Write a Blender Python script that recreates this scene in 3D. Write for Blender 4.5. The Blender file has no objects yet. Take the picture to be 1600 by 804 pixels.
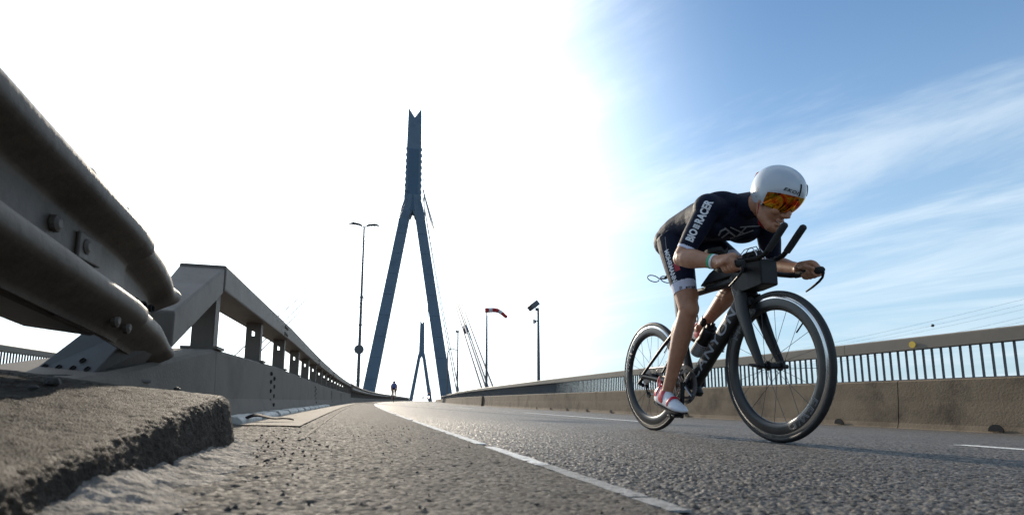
import bpy, bmesh, math, random
import numpy as np
from mathutils import Vector, Matrix, Quaternion, noise
from mathutils.bvhtree import BVHTree

random.seed(7); rng = np.random.default_rng(7)
scene = bpy.context.scene
col = scene.collection
R = math.radians

# ------------------------------------------------------------------ camera
CAM_H = 0.122            # lens height above the asphalt right under it
FALL = 0.034             # crossfall of the deck, down to the right
cam_data = bpy.data.cameras.new('camera')
cam = bpy.data.objects.new('camera', cam_data); col.objects.link(cam)
cam_data.sensor_width = 36.0
cam_data.lens = 36.0 * 830 / 1600
cam_data.shift_y = 108 / 1600
cam_data.clip_start = 0.02; cam_data.clip_end = 9000
cam.location = (0, 0, CAM_H)
cam.rotation_euler = (R(90) + math.atan(115 / 830), 0, R(-16.77))
cam_data.dof.use_dof = True
cam_data.dof.focus_distance = 2.75
cam_data.dof.aperture_fstop = 6.0
scene.camera = cam

# ------------------------------------------------------------------ sky and sun
SUN_AZ = R(-4)          # left of the road direction
SUN_EL = R(21)
sun_dir = Vector((math.sin(SUN_AZ) * math.cos(SUN_EL), math.cos(SUN_AZ) * math.cos(SUN_EL), math.sin(SUN_EL)))
world = bpy.data.worlds.new('World'); scene.world = world; world.use_nodes = True
nt = world.node_tree; nt.nodes.clear()
def N(t, **kw):
    n = nt.nodes.new(t)
    for k, v in kw.items(): setattr(n, k, v)
    return n
def L(a, b): nt.links.new(a, b)
sky = N('ShaderNodeTexSky', sky_type='NISHITA')
sky.sun_disc = False; sky.sun_elevation = SUN_EL; sky.sun_rotation = SUN_AZ
sky.altitude = 60; sky.air_density = 1.0; sky.dust_density = 0.6; sky.ozone_density = 2.5
geo = N('ShaderNodeTexCoord')
# angle from the sun: thin bright haze round it, as the photograph's sky has
dot = N('ShaderNodeVectorMath', operation='DOT_PRODUCT'); dot.inputs[1].default_value = sun_dir
L(geo.outputs['Generated'], dot.inputs[0])
ang = N('ShaderNodeMath', operation='ARCCOSINE'); L(dot.outputs['Value'], ang.inputs[0])
glow = N('ShaderNodeMapRange', interpolation_type='SMOOTHERSTEP'); L(ang.outputs[0], glow.inputs[0])
glow.inputs[1].default_value = R(51); glow.inputs[2].default_value = R(11)
glow.inputs[3].default_value = 0.0; glow.inputs[4].default_value = 1.0
gp = N('ShaderNodeMath', operation='POWER'); L(glow.outputs[0], gp.inputs[0]); gp.inputs[1].default_value = 1.7
# wispy high cloud, everywhere in the sky
mp = N('ShaderNodeMapping'); L(geo.outputs['Generated'], mp.inputs[0])
sep = N('ShaderNodeSeparateXYZ'); L(geo.outputs['Generated'], sep.inputs[0])
zc = N('ShaderNodeMath', operation='MAXIMUM'); L(sep.outputs[2], zc.inputs[0]); zc.inputs[1].default_value = 0.0
za = N('ShaderNodeMath', operation='ADD'); L(zc.outputs[0], za.inputs[0]); za.inputs[1].default_value = 0.22
dx = N('ShaderNodeMath', operation='DIVIDE'); L(sep.outputs[0], dx.inputs[0]); L(za.outputs[0], dx.inputs[1])
dy = N('ShaderNodeMath', operation='DIVIDE'); L(sep.outputs[1], dy.inputs[0]); L(za.outputs[0], dy.inputs[1])
cmb = N('ShaderNodeCombineXYZ'); L(dx.outputs[0], cmb.inputs[0]); L(dy.outputs[0], cmb.inputs[1])
mp2 = N('ShaderNodeMapping', vector_type='TEXTURE'); L(cmb.outputs[0], mp2.inputs[0])
mp2.inputs['Rotation'].default_value = (0, 0, R(118)); mp2.inputs['Scale'].default_value = (2.0, 0.62, 1)
mp2.inputs['Location'].default_value = (3.3, 2.0, 0)
n1 = N('ShaderNodeTexNoise'); L(mp2.outputs[0], n1.inputs['Vector'])
n1.inputs['Scale'].default_value = 1.25; n1.inputs['Detail'].default_value = 9; n1.inputs['Roughness'].default_value = 0.62
n1.inputs['Distortion'].default_value = 0.5
cr = N('ShaderNodeMapRange', interpolation_type='SMOOTHSTEP'); L(n1.outputs['Fac'], cr.inputs[0])
cr.inputs[1].default_value = 0.40; cr.inputs[2].default_value = 0.70; cr.inputs[3].default_value = 0.0; cr.inputs[4].default_value = 0.72
cloud = N('ShaderNodeMix', data_type='RGBA'); L(cr.outputs[0], cloud.inputs['Factor'])
hz = N('ShaderNodeMapRange', interpolation_type='SMOOTHSTEP'); L(sep.outputs[2], hz.inputs[0])
hz.inputs[1].default_value = 0.62; hz.inputs[2].default_value = -0.05; hz.inputs[3].default_value = 0.0; hz.inputs[4].default_value = 0.85
hmix = N('ShaderNodeMix', data_type='RGBA'); L(hz.outputs[0], hmix.inputs['Factor']); tint = N('ShaderNodeMix', data_type='RGBA', blend_type='MULTIPLY'); tint.inputs['Factor'].default_value = 1.0; L(sky.outputs[0], tint.inputs['A']); tint.inputs['B'].default_value = (1.0, 1.16, 1.2, 1); L(tint.outputs['Result'], hmix.inputs['A']); hmix.inputs['B'].default_value = (3.3, 4.5, 5.6, 1)
L(hmix.outputs['Result'], cloud.inputs['A'])
CLOUD_COL = cloud.inputs['B']; CLOUD_COL.default_value = (6.0, 6.8, 7.4, 1)
gl = N('ShaderNodeVectorMath', operation='SCALE'); gl.inputs[0].default_value = (8.6, 8.8, 8.8); L(gp.outputs[0], gl.inputs['Scale'])
add = N('ShaderNodeVectorMath', operation='ADD'); L(cloud.outputs['Result'], add.inputs[0]); L(gl.outputs[0], add.inputs[1])
bg = N('ShaderNodeBackground'); L(add.outputs[0], bg.inputs['Color']); bg.inputs['Strength'].default_value = 0.12
wo = N('ShaderNodeOutputWorld'); L(bg.outputs[0], wo.inputs['Surface'])

sun_data = bpy.data.lights.new('sun', 'SUN'); sun_data.energy = 4.0; sun_data.angle = R(0.55); sun_data.color = (1.0, 0.87, 0.70)
sun = bpy.data.objects.new('sun', sun_data); col.objects.link(sun)
sun.rotation_euler = (-sun_dir).to_track_quat('-Z', 'Y').to_euler(); sun.location = (-4, 12, 20)

scene.render.engine = 'CYCLES'
scene.view_settings.view_transform = 'Standard'; scene.view_settings.look = 'None'
scene.view_settings.exposure = 0.32; scene.view_settings.gamma = 1.0
scene.view_settings.use_curve_mapping = False

# ------------------------------------------------------------------ materials
def mat(name, c, rough=0.6, metal=0.0, var=0.12, vscale=8.0, bump=0.0, bscale=60.0, c2=None, coat=0.0, stretch=(1, 1, 1), spec=0.5, detail=6, dirt=None, dscale=3.0, damt=0.6, sss=0.0):
    m = bpy.data.materials.new(name); m.use_nodes = True
    t = m.node_tree; p = t.nodes['Principled BSDF']
    p.inputs['Roughness'].default_value = rough; p.inputs['Metallic'].default_value = metal
    p.inputs['Specular IOR Level'].default_value = spec
    if coat: p.inputs['Coat Weight'].default_value = coat; p.inputs['Coat Roughness'].default_value = 0.08
    tc = t.nodes.new('ShaderNodeTexCoord'); mpn = t.nodes.new('ShaderNodeMapping'); mpn.inputs['Scale'].default_value = stretch
    t.links.new(tc.outputs['Object'], mpn.inputs[0])
    nz = t.nodes.new('ShaderNodeTexNoise'); nz.inputs['Scale'].default_value = vscale; nz.inputs['Detail'].default_value = detail
    nz.inputs['Roughness'].default_value = 0.6
    t.links.new(mpn.outputs[0], nz.inputs['Vector'])
    mr = t.nodes.new('ShaderNodeMapRange'); mr.inputs[1].default_value = 0.3; mr.inputs[2].default_value = 0.7
    t.links.new(nz.outputs['Fac'], mr.inputs[0])
    mx = t.nodes.new('ShaderNodeMix'); mx.data_type = 'RGBA'
    c = tuple(c)[:3]
    if c2 is None:
        a = tuple(max(0, v * (1 - var)) for v in c); b = tuple(min(1, v * (1 + var)) for v in c)
    else: a, b = c, tuple(c2)[:3]
    mx.inputs['A'].default_value = (*a, 1); mx.inputs['B'].default_value = (*b, 1)
    t.links.new(mr.outputs[0], mx.inputs['Factor'])
    outc = mx.outputs['Result']
    if dirt:
        nd = t.nodes.new('ShaderNodeTexNoise'); nd.inputs['Scale'].default_value = dscale; nd.inputs['Detail'].default_value = 8; nd.inputs['Roughness'].default_value = 0.68
        t.links.new(mpn.outputs[0], nd.inputs['Vector'])
        md = t.nodes.new('ShaderNodeMapRange'); md.inputs[1].default_value = 0.5; md.inputs[2].default_value = 0.68; md.inputs[4].default_value = damt
        t.links.new(nd.outputs['Fac'], md.inputs[0])
        m2 = t.nodes.new('ShaderNodeMix'); m2.data_type = 'RGBA'; m2.inputs['B'].default_value = (*dirt, 1)
        t.links.new(md.outputs[0], m2.inputs['Factor']); t.links.new(outc, m2.inputs['A']); outc = m2.outputs['Result']
    t.links.new(outc, p.inputs['Base Color'])
    if rough > 0.15:
        rr = t.nodes.new('ShaderNodeMapRange'); rr.inputs[3].default_value = rough * 0.82; rr.inputs[4].default_value = min(1, rough * 1.18)
        t.links.new(nz.outputs['Fac'], rr.inputs[0]); t.links.new(rr.outputs[0], p.inputs['Roughness'])
    if bump:
        nb = t.nodes.new('ShaderNodeTexNoise'); nb.inputs['Scale'].default_value = bscale; nb.inputs['Detail'].default_value = 5
        t.links.new(mpn.outputs[0], nb.inputs['Vector'])
        bp = t.nodes.new('ShaderNodeBump'); bp.inputs['Strength'].default_value = bump; bp.inputs['Distance'].default_value = 0.01
        t.links.new(nb.outputs['Fac'], bp.inputs['Height']); t.links.new(bp.outputs[0], p.inputs['Normal'])
    if sss:
        p.inputs['Subsurface Weight'].default_value = sss; p.inputs['Subsurface Radius'].default_value = (0.01, 0.004, 0.002); p.inputs['Subsurface Scale'].default_value = 0.6
    return m

def asphalt(name, c1, c2, scale, bump, rough, patch, patch_amt=0.6, spec=0.5):
    m = bpy.data.materials.new(name); m.use_nodes = True; t = m.node_tree; p = t.nodes['Principled BSDF']
    tc = t.nodes.new('ShaderNodeTexCoord')
    v = t.nodes.new('ShaderNodeTexVoronoi'); v.inputs['Scale'].default_value = scale; t.links.new(tc.outputs['Object'], v.inputs['Vector'])
    sc = t.nodes.new('ShaderNodeSeparateColor'); t.links.new(v.outputs['Color'], sc.inputs[0])
    mx = t.nodes.new('ShaderNodeMix'); mx.data_type = 'RGBA'; mx.inputs['A'].default_value = (*c1, 1); mx.inputs['B'].default_value = (*c2, 1)
    t.links.new(sc.outputs[0], mx.inputs['Factor'])
    nz = t.nodes.new('ShaderNodeTexNoise'); nz.inputs['Scale'].default_value = 1.7; nz.inputs['Detail'].default_value = 9; nz.inputs['Roughness'].default_value = 0.65
    mpn = t.nodes.new('ShaderNodeMapping'); mpn.inputs['Scale'].default_value = (1.6, 0.35, 1); t.links.new(tc.outputs['Object'], mpn.inputs[0]); t.links.new(mpn.outputs[0], nz.inputs['Vector'])
    mr = t.nodes.new('ShaderNodeMapRange'); mr.inputs[1].default_value = 0.4; mr.inputs[2].default_value = 0.65; mr.inputs[4].default_value = patch_amt; t.links.new(nz.outputs['Fac'], mr.inputs[0])
    m2 = t.nodes.new('ShaderNodeMix'); m2.data_type = 'RGBA'; m2.inputs['B'].default_value = (*patch, 1)
    t.links.new(mr.outputs[0], m2.inputs['Factor']); t.links.new(mx.outputs['Result'], m2.inputs['A']); t.links.new(m2.outputs['Result'], p.inputs['Base Color'])
    rr = t.nodes.new('ShaderNodeMapRange'); rr.inputs[3].default_value = rough - 0.15; rr.inputs[4].default_value = rough + 0.15
    t.links.new(sc.outputs[1], rr.inputs[0]); t.links.new(rr.outputs[0], p.inputs['Roughness'])
    p.inputs['Specular IOR Level'].default_value = spec
    bp = t.nodes.new('ShaderNodeBump'); bp.inputs['Strength'].default_value = bump; bp.inputs['Distance'].default_value = 0.004; bp.invert = True
    t.links.new(v.outputs['Distance'], bp.inputs['Height'])
    n3 = t.nodes.new('ShaderNodeTexNoise'); n3.inputs['Scale'].default_value = scale * 3.5; n3.inputs['Detail'].default_value = 4; t.links.new(tc.outputs['Object'], n3.inputs['Vector'])
    b2 = t.nodes.new('ShaderNodeBump'); b2.inputs['Strength'].default_value = bump * 0.8; b2.inputs['Distance'].default_value = 0.002
    t.links.new(n3.outputs['Fac'], b2.inputs['Height']); t.links.new(bp.outputs[0], b2.inputs['Normal']); t.links.new(b2.outputs[0], p.inputs['Normal'])
    return m

M = {}
M['lane'] = asphalt('coarse_asphalt', (0.018, 0.0165, 0.0155), (0.19, 0.172, 0.152), 105, 0.65, 0.66, (0.075, 0.066, 0.056), 0.4, 0.2)
M['shoulder'] = asphalt('worn_asphalt', (0.05, 0.045, 0.041), (0.17, 0.152, 0.13), 140, 0.5, 0.85, (0.11, 0.096, 0.08), 0.5, 0.06)
M['far_lane'] = asphalt('far_asphalt', (0.04, 0.04, 0.042), (0.09, 0.088, 0.085), 60, 0.3, 0.8, (0.06, 0.06, 0.06), 0.3, 0.1)
M['paint'] = mat('road_paint', (0.70, 0.69, 0.66), 0.8, spec=0.1, var=0.1, vscale=60, bump=0.4, bscale=250, dirt=(0.16, 0.155, 0.15), dscale=45, damt=0.8)
M['worn_paint'] = mat('worn_road_paint', (0.30, 0.295, 0.285), 0.8, spec=0.1, var=0.25, vscale=90, bump=0.4, bscale=250, dirt=(0.09, 0.088, 0.085), dscale=38, damt=0.9)
M['strip'] = mat('brushed_concrete', (0.40, 0.345, 0.28), 0.85, spec=0.1, var=0.18, vscale=30, bump=0.3, bscale=160, stretch=(1, 6, 1), dirt=(0.15, 0.13, 0.11), dscale=4, damt=0.5)
M['seam'] = mat('sealing_compound', (0.24, 0.20, 0.155), 0.85, spec=0.1, var=0.25, vscale=50, bump=0.5, bscale=120)
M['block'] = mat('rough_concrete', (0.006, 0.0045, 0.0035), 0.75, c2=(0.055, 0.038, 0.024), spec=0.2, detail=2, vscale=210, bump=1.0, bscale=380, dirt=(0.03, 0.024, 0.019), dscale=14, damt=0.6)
M['mortar'] = mat('spilled_mortar', (0.25, 0.225, 0.195), 0.85, spec=0.2, c2=(0.10, 0.09, 0.08), vscale=28, bump=0.8, bscale=120, dirt=(0.08, 0.075, 0.07), dscale=22, damt=0.8)
M['wall'] = mat('barrier_concrete', (0.165, 0.142, 0.118), 0.85, spec=0.2, var=0.12, vscale=3, bump=0.25, bscale=90, dirt=(0.105, 0.09, 0.075), dscale=2.2, damt=0.6)
M['rconc'] = mat('parapet_concrete', (0.145, 0.108, 0.072), 0.85, c2=(0.215, 0.165, 0.115), spec=0.2, vscale=2.2, bump=0.35, bscale=40, dirt=(0.065, 0.05, 0.036), dscale=1.6, damt=0.85)
M['rail'] = mat('painted_rail', (0.175, 0.145, 0.11), 0.6, var=0.1, vscale=2.5, bump=0.05, bscale=30, dirt=(0.11, 0.095, 0.08), dscale=1.8, damt=0.4)
M['bar'] = mat('baluster_steel', (0.07, 0.072, 0.078), 0.5, var=0.15, vscale=12)
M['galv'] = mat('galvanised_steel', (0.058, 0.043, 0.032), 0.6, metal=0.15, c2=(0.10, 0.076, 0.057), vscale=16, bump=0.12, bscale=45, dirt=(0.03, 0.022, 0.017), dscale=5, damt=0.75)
M['steel_paint'] = mat('grey_steel_paint', (0.125, 0.10, 0.08), 0.6, spec=0.3, metal=0.0, var=0.12, vscale=9, bump=0.06, bscale=60, dirt=(0.06, 0.048, 0.04), dscale=6, damt=0.6)
M['brace'] = mat('brace_steel', (0.07, 0.066, 0.062), 0.6, spec=0.3, metal=0.0, var=0.12, vscale=7, bump=0.05, bscale=50, dirt=(0.045, 0.045, 0.045), dscale=4, damt=0.5)
M['hole'] = mat('dark_hole', (0.012, 0.012, 0.012), 0.9, var=0.2)
M['pylon'] = mat('pylon_paint', (0.115, 0.16, 0.205), 0.6, var=0.08, vscale=0.25, dirt=(0.06, 0.10, 0.145), dscale=0.3, damt=0.6)
M['pylon2'] = mat('pylon_panel', (0.055, 0.10, 0.15), 0.55, var=0.1, vscale=0.4)
M['pole'] = mat('pole_steel', (0.10, 0.10, 0.105), 0.5, metal=0.4, var=0.15, vscale=4)
M['cable'] = mat('stay_cable', (0.06, 0.068, 0.08), 0.5, metal=0.2, var=0.1)
M['rubber'] = mat('tyre_rubber', (0.016, 0.016, 0.017), 0.6, var=0.3, vscale=30, bump=0.15, bscale=300)
M['rimblack'] = mat('carbon_rim', (0.012, 0.012, 0.013), 0.34, var=0.25, vscale=20)
M['rimsilver'] = mat('brake_track', (0.75, 0.73, 0.70), 0.22, metal=1.0, var=0.06, vscale=30)
M['frame'] = mat('matt_black_carbon', (0.007, 0.007, 0.008), 0.42, var=0.2, vscale=14, spec=0.35)
M['framegrey_lit'] = mat('lit_grey_carbon', (0.04, 0.042, 0.045), 0.4, var=0.15, vscale=14)  # paler than the frame: light on the head tube given as colour
M['blackplastic'] = mat('black_plastic', (0.006, 0.006, 0.007), 0.5, var=0.2, vscale=30, spec=0.3)
M['grip'] = mat('grip_foam', (0.02, 0.02, 0.02), 0.85, var=0.2, vscale=60, bump=0.4, bscale=300)
M['alu'] = mat('aluminium', (0.55, 0.55, 0.56), 0.3, metal=1.0, var=0.1, vscale=40)
M['darkmetal'] = mat('dark_chain_metal', (0.12, 0.12, 0.125), 0.35, metal=0.9, var=0.2, vscale=60)
M['spoke'] = mat('spoke_steel', (0.05, 0.05, 0.052), 0.35, metal=0.6)
M['greyprint'] = mat('grey_print', (0.26, 0.27, 0.29), 0.5, var=0.06)
M['whiteprint'] = mat('white_print', (0.78, 0.79, 0.82), 0.55, var=0.04)
M['blackprint'] = mat('black_print', (0.015, 0.015, 0.018), 0.5)
M['redprint'] = mat('red_print', (0.42, 0.02, 0.035), 0.55, var=0.08)
M['skin'] = mat('skin', (0.36, 0.165, 0.092), 0.5, c2=(0.46, 0.225, 0.135), vscale=26, bump=0.08, bscale=160, sss=0.06, dirt=(0.27, 0.11, 0.06), dscale=18, damt=0.35)
M['lips'] = mat('lips', (0.40, 0.13, 0.11), 0.4, var=0.1)
M['teeth'] = mat('teeth', (0.75, 0.70, 0.60), 0.3, var=0.05)
M['navy'] = mat('navy_lycra', (0.007, 0.0095, 0.024), 0.65, spec=0.15, var=0.2, vscale=20, bump=0.18, bscale=26, stretch=(1, 1, 2.2))
M['bandwhite'] = mat('pale_lycra', (0.62, 0.62, 0.74), 0.6, var=0.05, vscale=40, bump=0.1, bscale=60)
M['helmet'] = mat('white_helmet_shell', (0.47, 0.50, 0.54), 0.25, var=0.02, vscale=5, coat=0.5)
M['shoewhite'] = mat('white_shoe', (0.70, 0.71, 0.76), 0.4, var=0.05, vscale=30, bump=0.12, bscale=60)
M['shoered'] = mat('red_shoe_strap', (0.55, 0.02, 0.045), 0.45, var=0.15, vscale=40)
M['green'] = mat('green_wristband', (0.05, 0.45, 0.22), 0.5, var=0.05)
M['whiteplastic'] = mat('white_plastic', (0.75, 0.76, 0.78), 0.4, var=0.04)
M['yellow'] = mat('yellow_marker', (0.72, 0.47, 0.05), 0.5, var=0.08)
M['sock_red'] = mat('windsock_red', (0.45, 0.03, 0.03), 0.8, var=0.1)
M['sock_white'] = mat('windsock_white', (0.62, 0.6, 0.58), 0.8, var=0.06)
M['water'] = mat('river_water', (0.05, 0.07, 0.08), 0.2, var=0.2, vscale=0.02, bump=0.3, bscale=0.3)
M['rubberscrap'] = mat('rubber_scrap', (0.02, 0.018, 0.02), 0.8, spec=0.2, var=0.3, vscale=40)
M['stone'] = mat('loose_stone', (0.04, 0.036, 0.032), 0.7, var=0.4, vscale=80, bump=0.5, bscale=200)
M['tile_white'] = mat('edging_white', (0.60, 0.56, 0.50), 0.7, var=0.12, vscale=30, bump=0.3, bscale=90, dirt=(0.25, 0.22, 0.19), dscale=12, damt=0.7)

def visor_mat():
    m = bpy.data.materials.new('mirror_visor'); m.use_nodes = True; t = m.node_tree; p = t.nodes['Principled BSDF']
    p.inputs['Metallic'].default_value = 1.0; p.inputs['Roughness'].default_value = 0.06
    tc = t.nodes.new('ShaderNodeTexCoord'); nz = t.nodes.new('ShaderNodeTexNoise'); nz.inputs['Scale'].default_value = 14; nz.inputs['Detail'].default_value = 3; nz.inputs['Distortion'].default_value = 1.5
    t.links.new(tc.outputs['Object'], nz.inputs['Vector'])
    r = t.nodes.new('ShaderNodeValToRGB'); e = r.color_ramp.elements
    e[0].position = 0.3; e[0].color = (0.25, 0.30, 0.03, 1); e[1].position = 0.72; e[1].color = (0.42, 0.01, 0.02, 1)
    x = e.new(0.42); x.color = (0.75, 0.42, 0.03, 1); x = e.new(0.55); x.color = (0.75, 0.13, 0.02, 1)
    t.links.new(nz.outputs['Fac'], r.inputs[0]); t.links.new(r.outputs[0], p.inputs['Base Color'])
    return m
M['visor'] = visor_mat()
def lamp_mat():
    m = bpy.data.materials.new('lit_headlight'); m.use_nodes = True; p = m.node_tree.nodes['Principled BSDF']
    p.inputs['Emission Color'].default_value = (1, 0.95, 0.85, 1); p.inputs['Emission Strength'].default_value = 12
    return m
M['headlight'] = lamp_mat()

# ------------------------------------------------------------------ mesh helpers
def link(o, parent=None):
    col.objects.link(o)
    if parent is not None: o.parent = parent
    return o
def tag(o, label=None, cat=None, group=None, kind=None):
    if label: o['label'] = label
    if cat: o['category'] = cat
    if group: o['group'] = group
    if kind: o['kind'] = kind
    return o
def empty(name, loc=(0, 0, 0), rz=0, label=None, cat=None, group=None):
    o = bpy.data.objects.new(name, None); o.empty_display_size = 0.2; o.location = loc; o.rotation_euler[2] = rz
    return tag(link(o), label, cat, group)
def inst(src, name, parent=None, loc=(0, 0, 0), rot=(0, 0, 0), scale=(1, 1, 1)):
    o = bpy.data.objects.new(name, src.data if hasattr(src, 'data') else src); o.location = loc; o.rotation_euler = rot; o.scale = scale
    return link(o, parent)

class MB:
    def __init__(s): s.v = []; s.f = []
    def add(s, v, f):
        o = len(s.v); s.v += [tuple(x) for x in v]; s.f += [tuple(i + o for i in q) for q in f]; return s
    def box(s, c, d, rot=None):
        vs = [Vector((x * d[0] / 2, y * d[1] / 2, z * d[2] / 2)) for x in (-1, 1) for y in (-1, 1) for z in (-1, 1)]
        if rot is not None: vs = [rot @ v for v in vs]
        return s.add([v + Vector(c) for v in vs], [(0, 1, 3, 2), (4, 6, 7, 5), (0, 4, 5, 1), (2, 3, 7, 6), (0, 2, 6, 4), (1, 5, 7, 3)])
    def rings(s, rs, caps=True, closed=False):
        n = len(rs[0]); v = [p for r in rs for p in r]; f = []
        m = len(rs) if closed else len(rs) - 1
        for i in range(m):
            a = i * n; b = ((i + 1) % len(rs)) * n
            for j in range(n): k = (j + 1) % n; f.append((a + j, a + k, b + k, b + j))
        if caps and not closed:
            f.append(tuple(range(n - 1, -1, -1))); f.append(tuple(range((len(rs) - 1) * n, len(rs) * n)))
        return s.add(v, f)
    def tube(s, pts, rad, n=10, up=(0, 0, 1), caps=True, sq=2.0):
        pts = [Vector(p) for p in pts]
        if not isinstance(rad, (list,)): rad = [rad] * len(pts)
        rs = []; up = Vector(up); pu = None
        for i, p in enumerate(pts):
            t = (pts[min(i + 1, len(pts) - 1)] - pts[max(i - 1, 0)]).normalized()
            u = pu if pu is not None else up
            sd = t.cross(u)
            if sd.length < 1e-4: sd = t.cross(Vector((1, 0.01, 0.02)))
            sd.normalize(); uu = sd.cross(t).normalized(); pu = uu
            ra, rb = rad[i] if isinstance(rad[i], tuple) else (rad[i], rad[i])
            ring = []
            for j in range(n):
                a = 2 * math.pi * j / n; ca, sa = math.cos(a), math.sin(a)
                k = 2.0 / sq
                x = math.copysign(abs(ca) ** k, ca); y = math.copysign(abs(sa) ** k, sa)
                ring.append(p + sd * (ra * x) + uu * (rb * y))
            rs.append(ring)
        return s.rings(rs, caps)
    def lathe(s, prof, origin, axis, n=48, closed=False, caps=True):
        origin = Vector(origin); ax = Vector(axis).normalized()
        a = ax.orthogonal().normalized(); b = ax.cross(a)
        rs = []
        for h, r in prof:
            rs.append([origin + ax * h + (a * math.cos(2 * math.pi * j / n) + b * math.sin(2 * math.pi * j / n)) * r for j in range(n)])
        return s.rings(rs, caps, closed)
    def prism(s, poly, o, ux, uy, un, t):
        o = Vector(o); ux = Vector(ux); uy = Vector(uy); un = Vector(un); n = len(poly)
        v = [o + ux * a + uy * b for a, b in poly] + [o + ux * a + uy * b + un * t for a, b in poly]
        f = [tuple(range(n - 1, -1, -1)), tuple(range(n, 2 * n))] + [(i, (i + 1) % n, n + (i + 1) % n, n + i) for i in range(n)]
        return s.add(v, f)
    def ell(s, c, r, rot=None, nu=20, nv=12):
        c = Vector(c); rs = []
        for i in range(1, nv):
            th = math.pi * i / nv
            ring = []
            for j in range(nu):
                ph = 2 * math.pi * j / nu
                v = Vector((r[0] * math.sin(th) * math.cos(ph), r[1] * math.sin(th) * math.sin(ph), r[2] * math.cos(th)))
                if rot is not None: v = rot @ v
                ring.append(c + v)
            rs.append(ring)
        return s.rings(rs, True)
    def mesh(s, name):
        me = bpy.data.meshes.new(name); me.from_pydata(s.v, [], s.f); me.update()
        bm = bmesh.new(); bm.from_mesh(me); bmesh.ops.recalc_face_normals(bm, faces=bm.faces); bm.to_mesh(me); bm.free()
        return me
    def build(s, name, m, parent=None, smooth=False, bevel=0.0, segs=2, loc=None, angle=40, weld=False):
        me = s.mesh(name)
        if bevel or weld:
            bm = bmesh.new(); bm.from_mesh(me)
            if weld: bmesh.ops.remove_doubles(bm, verts=bm.verts, dist=1e-5)
            if bevel:
                ed = [e for e in bm.edges if len(e.link_faces) == 2 and e.calc_face_angle(0) > R(25)]
                bmesh.ops.bevel(bm, geom=ed, offset=bevel, segments=segs, affect='EDGES', profile=0.5, clamp_overlap=True)
            bm.to_mesh(me); bm.free()
        me.materials.append(m if not isinstance(m, str) else M[m])
        if smooth: shade(me, angle)
        o = bpy.data.objects.new(name, me)
        if loc is not None: o.location = loc
        return link(o, parent)
def shade(me, angle=40):
    me.polygons.foreach_set('use_smooth', [True] * len(me.polygons))
    if angle < 180:
        bm = bmesh.new(); bm.from_mesh(me)
        for e in bm.edges:
            if len(e.link_faces) == 2 and e.calc_face_angle(0) > R(angle): e.smooth = False
        bm.to_mesh(me); bm.free()
    me.update()

# the bridge's line: straight past the camera, a right-hand bend, then straight over the main span
RC = 430.0; S1 = 58.0
def heading(s): return 0.0 if s < 0 else min(s, S1) / RC
def zprof(s): return 0.0 if s < 125 else -11.0 * ((s - 125) / 355.0) ** 2
def path(s, lat=0.0, z=None):
    """point at distance s along the bridge, lat metres to the right; z is height over the tilted deck"""
    th = heading(s)
    if s < 0: x, y = 0.0, s
    elif s < S1: x, y = RC * (1 - math.cos(th)), RC * math.sin(th)
    else:
        x, y = RC * (1 - math.cos(th)) + (s - S1) * math.sin(th), RC * math.sin(th) + (s - S1) * math.cos(th)
    return Vector((x + lat * math.cos(th), y - lat * math.sin(th), zprof(s) - FALL * lat + (z or 0.0)))
def steps(a, b, d0, grow=1.0, dmax=6.0):
    o = [a]; d = d0
    while o[-1] < b - 1e-6: o.append(min(b, o[-1] + d)); d = min(dmax, d * grow)
    return o
def sweep(mb, prof, ss, base_lat=None, caps=True):
    """prof: list of (lat, z); z counted from the deck at base_lat"""
    rs = []
    for s in ss:
        rs.append([path(s, la, z + (FALL * (la - base_lat) if base_lat is not None else 0)) for la, z in prof])
    return mb.rings(rs, caps)
# ------------------------------------------------------------------ roads
def worley(x, y, cell, seed):
    """distance to nearest jittered point in cells, and that cell's random value"""
    gx = np.floor(x / cell); gy = np.floor(y / cell)
    best = np.full(x.shape, 9.0); val = np.zeros(x.shape)
    for i in (-1, 0, 1):
        for j in (-1, 0, 1):
            cx = gx + i; cy = gy + j
            h = np.sin(cx * 127.1 + cy * 311.7 + seed) * 43758.5453; h -= np.floor(h)
            k = np.sin(cx * 269.5 + cy * 183.3 + seed * 1.7) * 24634.6345; k -= np.floor(k)
            w = np.sin(cx * 93.9 + cy * 71.7 + seed * 2.3) * 15731.743; w -= np.floor(w)
            d = np.hypot(x / cell - (cx + 0.15 + 0.7 * h), y / cell - (cy + 0.15 + 0.7 * k))
            m = d < best; best = np.where(m, d, best); val = np.where(m, w, val)
    return best, val
def vnoise(x, y, cell, seed):
    gx = np.floor(x / cell); gy = np.floor(y / cell); fx = x / cell - gx; fy = y / cell - gy
    fx = fx * fx * (3 - 2 * fx); fy = fy * fy * (3 - 2 * fy)
    def h(a, b):
        q = np.sin(a * 127.1 + b * 311.7 + seed) * 43758.5453; return q - np.floor(q)
    return (h(gx, gy) * (1 - fx) + h(gx + 1, gy) * fx) * (1 - fy) + (h(gx, gy + 1) * (1 - fx) + h(gx + 1, gy + 1) * fx) * fy
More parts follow.
